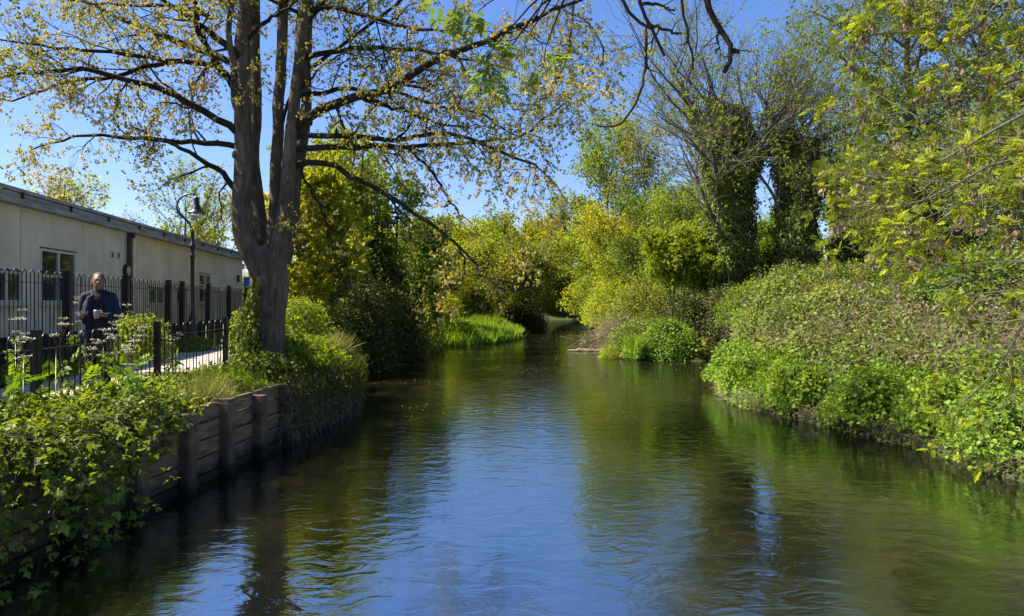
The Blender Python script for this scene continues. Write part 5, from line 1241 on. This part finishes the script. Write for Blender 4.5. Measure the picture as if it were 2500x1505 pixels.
sticks('brushwood', 'heap of fine brown dead twigs on the left side of the island', 'brushwood', base, np.array([-1.0, -.3, -.45]) + gg.normal(size=(n, 3)) * .35, 1.5, .009, 'driftwood', 605, wig=.2, child=2)
gp = np.random.default_rng(12); n = 2200; y = 13 * (62 / 13) ** gp.random(n); x = -5 + 13 * gp.random(n); k = (sdist(np.stack([x, y], -1)) < -.3) & (fbm(np.stack([x, y], -1), .35, 19) > .5); x, y = x[k], y[k]
mb = MB(); mb.leaves(LEAF1, np.stack([x, y, np.full(len(x), .006)], -1), rdir(len(x), gp, 0.), np.tile(UP, (len(x), 1)) + gp.normal(size=(len(x), 3)) * .05, .022 * (.5 + gp.random(len(x))), gp.random(len(x)))
tag(mb.build('floating_petals', M['flower']), 'pale petals and fluff drifting on the water', 'petals', kind='stuff')
# landing posts on the left bank
for k, px in enumerate((1000, 1012, 1024)):
    q = P(px, 840, 40.6); mb = MB(); mb.lathe([(.07, -.5), (.075, .2), (.07, .62 - .1 * k), (.03, .68 - .1 * k)], (q[0], q[1], 0), 9)
    tag(mb.build('mooring_post', M['bark_dark']), '%s of three dark timber stakes at the water edge left of the reeds' % ('leftmost', 'middle', 'rightmost')[k], 'post', 'timber stakes left of the reeds')

# ================================================================== NEAR TREE ON THE RIGHT
def near_tree():
    g = np.random.default_rng(77)
    root = empty('ash_tree', (9.2, 6.6, .6), label='near ash tree at the right edge with bright yellow-green feathery leaves', cat='tree')
    hub = np.array([9.2, 6.8, 0])
    mb = MB(); tr = resample(np.array([[9.2, 6.6, .3], [9.1, 6.7, 2.2], [9.25, 6.9, 4.5], [9.1, 7.0, 7.5], [9.2, 7.1, 10.5]]), 16)
    tR = np.linspace(.24, .07, 16)
    mb.tubes(tr[None], tR[None], 12)
    L_ = [([(2500,349),(2405,340),(2343,316),(2240,278),(2174,236),(2107,198)], .030, 8.0, 9.2),
          ([(2500,278),(2414,330),(2343,373),(2249,424),(2150,440),(2060,425)], .034, 7.6, 8.8),
          ([(2500,429),(2400,446),(2273,441),(2180,445),(2110,455)], .030, 7.4, 8.2),
          ([(2500,193),(2438,226),(2330,250),(2230,265),(2140,280)], .022, 8.2, 9.6),
          ([(2470,-30),(2438,0),(2400,57),(2343,94),(2249,118),(2131,141)], .026, 8.0, 9.5),
          ([(2360,-60),(2320,0),(2296,57),(2178,80),(2084,71)], .020, 7.8, 9.0),
          ([(2500,380),(2414,401),(2320,470),(2200,510),(2080,520),(2040,510)], .024, 7.2, 8.2),
          ([(2500,560),(2420,545),(2320,560),(2200,600),(2108,668)], .018, 7.2, 8.6),
          ([(2520,640),(2450,625),(2390,641),(2303,651),(2210,640)], .016, 6.8, 7.8),
          ([(2530,700),(2500,748),(2434,773),(2410,797),(2380,860)], .026, 6.8, 7.4),
          ([(2530,740),(2488,816),(2434,914),(2347,987),(2300,1020)], .022, 6.6, 7.2),
          ([(2530,90),(2440,110),(2350,160),(2270,170)], .02, 8.4, 9.4),
          ([(2530,500),(2440,480),(2350,500),(2250,540),(2170,590)], .018, 7.0, 8.0),
          ([(2540,840),(2495,900),(2470,960),(2440,1010),(2400,1030)], .014, 6.7, 7.2),
          ([(2540,0),(2480,30),(2380,20),(2280,-10),(2200,10)], .018, 8, 9),
          ([(2520,600),(2440,680),(2350,700),(2260,690)], .014, 7.0, 7.8)]
    LP = []; LR = []
    for pts, r0, ya, yb in L_:
        n = len(pts); q = [P(a, b, ya + (yb - ya) * k / (n - 1)) for k, (a, b) in enumerate(pts)]
        z = np.clip(q[0][2] - .5, 1.2, 9); j = tr[np.argmin(np.abs(tr[:, 2] - z))]
        q = np.array([j, (j + q[0]) / 2 + [0, 0, .25]] + q); q = resample(q, 20); q[3:] += np.cumsum(g.normal(size=(17, 3)) * .006, axis=0)
        LP.append(q); LR.append(np.linspace(r0 * 1.5, .004, 20))
    LP = np.array(LP); LR = np.array(LR); mb.tubes(LP, LR, 7)
    U, UR = grow(tr[None], tR[None], 16, .45, 1, 3.6, .8, 12, g, up=.04, wig=.1, rad=.45, tip=.01); mb.tubes(U, UR, 6)
    mb.build('trunk', M['bark_grey'], root)
    A, AR = grow(LP, LR, 13, .3, 1, .8, .8, 9, g, up=.01, wig=.16, fall=.4, rad=.6, tip=.004)
    A2, AR2 = grow(U, UR, 8, .2, 1, 1.0, .8, 9, g, up=.01, wig=.16, fall=.4, rad=.6, tip=.004); A = np.vstack([A, A2]); AR = np.vstack([AR, AR2])
    B, BR = grow(A, AR, 4, .3, 1, .36, .8, 6, g, up=.05, wig=.2, fall=.3, rad=.7, tip=.0035)
    mb = MB(); mb.tubes(A, AR, 5); mb.tubes(B, BR, 4); mb.build('branches', M['twig_olive'], root)
    # leaves sit in tufts at the shoot ends
    ends = np.vstack([B[:, -1], A[:, -1], LP[:, -1]]); dr = np.vstack([B[:, -1] - B[:, -2], A[:, -1] - A[:, -2], LP[:, -1] - LP[:, -2]])
    low = ends[:, 2] < 2.9; keep = g.random(len(ends)) < np.where(low, .35, .9); ends, dr = ends[keep], dr[keep]; dr /= np.linalg.norm(dr, axis=1, keepdims=True)
    k = 9; p = np.repeat(ends, k, 0) + g.normal(size=(len(ends) * k, 3)) * .012; d = np.repeat(dr, k, 0) * .6 + rdir(len(p), g, .7)
    tuf = np.repeat(fbm(ends, .8, 5) * .9 + g.random(len(ends)) * .3, k)
    mb = MB(); mb.leaves(PINN, p, d, UP + g.normal(size=(len(p), 3)) * .8,   .098 * (.5 + .9 * g.random(len(p))), np.clip(tuf * .45 - .1 + .6 * g.random(len(p)), 0, 1)); mb.build('crown', M['leaf_ash'], root)
    sel = ends[g.random(len(ends)) < .25]; q = np.repeat(sel, 12, 0) + g.normal(size=(len(sel) * 12, 3)) * [.03, .03, .03] - [0, 0, .07]
    mb = MB(); mb.leaves(LEAF2, q, -UP + g.normal(size=(len(q), 3)) * .3, rdir(len(q), g), .07, .2 + .5 * g.random(len(q))); mb.build('seed_cluster', M['dry'], root)
M['leaf_ash'] = leaf_mat('leaf_ash', [(0, (.03, .035, .006)), (.35, (.08, .10, .008)), (.65, (.22, .26, .012)), (1, (.5, .5, .02))], .5, (1.5, 1.45, .3), .05)
near_tree()

# dark boughs hanging in from above
def boughs():
    g = np.random.default_rng(88)
    root = empty('overhanging_tree', (4.5, -1.5, 1.2), label='dark bare boughs hanging in from the top, from a tree standing behind the viewer', cat='tree')
    mb = MB(); tr = resample(np.array([[9.4, -1.5, .6], [9.3, -1.4, 3], [9, -1, 5.5], [8.4, -.2, 8]]), 14); mb.tubes(tr[None], np.linspace(.3, .14, 14)[None], 12)
    top = np.array([[8.4, -.2, 8], [6.5, 1.4, 7.2], [4.2, 3.2, 6.2], [2.6, 4.6, 5.5], [1.4, 5.4, 5.25], [.6, 5.9, 5.1]]); q0 = resample(top, 24); mb.tubes(q0[None], np.linspace(.14, .03, 24)[None], 10)
    Yb = 5.0
    L_ = [([(1480,-90),(1513,0),(1540,40),(1575,61),(1592,72)], .018), ([(1540,-100),(1560,0),(1589,66),(1605,100),(1622,137)], .018), ([(1577,61),(1577,142),(1565,226),(1540,275),(1518,302),(1490,311),(1457,307)], .011),
          ([(1578,62),(1612,71),(1640,78),(1664,83)], .012), ([(1640,-100),(1664,0),(1683,85),(1690,120),(1692,170)], .012), ([(1690,-110),(1721,0),(1754,71),(1775,105),(1792,123),(1785,150),(1768,178)], .028), ([(1566,10),(1600,8),(1630,22),(1648,20)], .011), ([(1792,123),(1805,128)], .012),
          ([(1754,75),(1752,110),(1745,130)], .008)]
    LP = []; LR = []
    for pts, r0 in L_:
        q = np.array([P(a, b, Yb) for a, b in pts])
        if pts[0][1] < -50:
            j = q0[np.argmin(np.linalg.norm(q0 - q[0], axis=1))]; q = np.vstack([[j], q])
        q = resample(q, 16); q[2:-1] += g.normal(size=(13, 3)) * .008; LP.append(q); LR.append(np.linspace(r0 * 1.2, r0 * .55, 16))
    LP = np.array(LP); LR = np.array(LR); mb.tubes(LP, LR, 7)
    A, AR = grow(LP, LR, 2, .3, 1, .16, .9, 6, g, up=-.03, wig=.25, rad=.6, tip=.003); mb.tubes(A, AR, 5)
    mb.build('trunk', M['bark_dark'], root)
    # two leafy sprays seen against the sky
    mb = MB(); mt = MB()
    for px, py, n in ((1185, 170, 15), (1215, 190, 12), (1110, 30, 10), (1165, 55, 12), (1330, 150, 7), (1280, 135, 5), (1060, 15, 5)):
        c = P(px, py, 6.0); st = q0[np.argmin(np.linalg.norm(q0 - c, axis=1))]; s = resample(np.array([st, (st + c) / 2 + [0, 0, .2], c + [0, 0, .1], c]), 12)
        mt.tubes(s[None], np.linspace(.012, .003, 12)[None], 5)
        p = c + g.normal(size=(n, 3)) * .05; mb.leaves(PINN, p, rdir(n, g, .5) - UP * .25, UP + g.normal(size=(n, 3)) * .4, .17 * (.6 + .7 * g.random(n)), .3 + .5 * g.random(n))
    mt.build('spray_twigs', M['bark_dark'], root); mb.build('leaf_sprays', M['leaf_green'], root)
boughs()

# ================================================================== SKY, SUN, CAMERA
SUN_EL, SUN_AZ = math.radians(50), math.radians(-90)      # azimuth from +Y towards +X; the sun stands to the left and ahead
sv = Vector((math.sin(SUN_AZ) * math.cos(SUN_EL), math.cos(SUN_AZ) * math.cos(SUN_EL), math.sin(SUN_EL)))
w = bpy.data.worlds.new('World'); SC.world = w; w.use_nodes = True
nt = w.node_tree; nt.nodes.clear()
sky = nt.nodes.new('ShaderNodeTexSky'); sky.sky_type = 'NISHITA'; sky.sun_disc = False; sky.sun_elevation = SUN_EL; sky.sun_rotation = SUN_AZ
sky.air_density = 1.0; sky.dust_density = .8; sky.ozone_density = 3.0; sky.altitude = 100
bg = nt.nodes.new('ShaderNodeBackground'); bg.inputs[1].default_value = .071
out = nt.nodes.new('ShaderNodeOutputWorld'); hs = nt.nodes.new('ShaderNodeHueSaturation'); hs.inputs['Saturation'].default_value = 1.18; nt.links.new(sky.outputs[0], hs.inputs['Color']); ht = nt.nodes.new('ShaderNodeMixRGB'); ht.blend_type = 'MULTIPLY'; ht.inputs[0].default_value = 1; ht.inputs[2].default_value = (.92, .87, 1.05, 1); nt.links.new(hs.outputs[0], ht.inputs[1]); nt.links.new(ht.outputs[0], bg.inputs[0]); nt.links.new(bg.outputs[0], out.inputs[0])
ld = bpy.data.lights.new('sun', 'SUN'); ld.energy = 5.0; ld.angle = math.radians(.5); ld.color = (1, .92, .78)
lo = bpy.data.objects.new('sun', ld); lo.rotation_euler = sv.to_track_quat('Z', 'Y').to_euler(); lo.location = sv * 100; COL.objects.link(lo)
cd = bpy.data.cameras.new('camera'); cam = bpy.data.objects.new('camera', cd); COL.objects.link(cam); SC.camera = cam
cam.location = (0, 0, CZ); cam.rotation_euler = (PI / 2, 0, 0)
cd.sensor_width = 36; cd.sensor_fit = 'HORIZONTAL'; cd.lens = 36 * F / 2500; cd.shift_y = (HY - 752.5) / 2500; cd.clip_start = .05; cd.clip_end = 3000
SC.view_settings.view_transform = 'Standard'; SC.view_settings.look = 'None'; SC.view_settings.gamma = 1; SC.view_settings.exposure = 1.55
SC.cycles.max_bounces = 6; SC.cycles.diffuse_bounces = 3; SC.cycles.glossy_bounces = 3; SC.cycles.transmission_bounces = 4; SC.cycles.transparent_max_bounces = 4
SC.cycles.use_denoising = True
SC.cycles.sample_clamp_indirect = 5
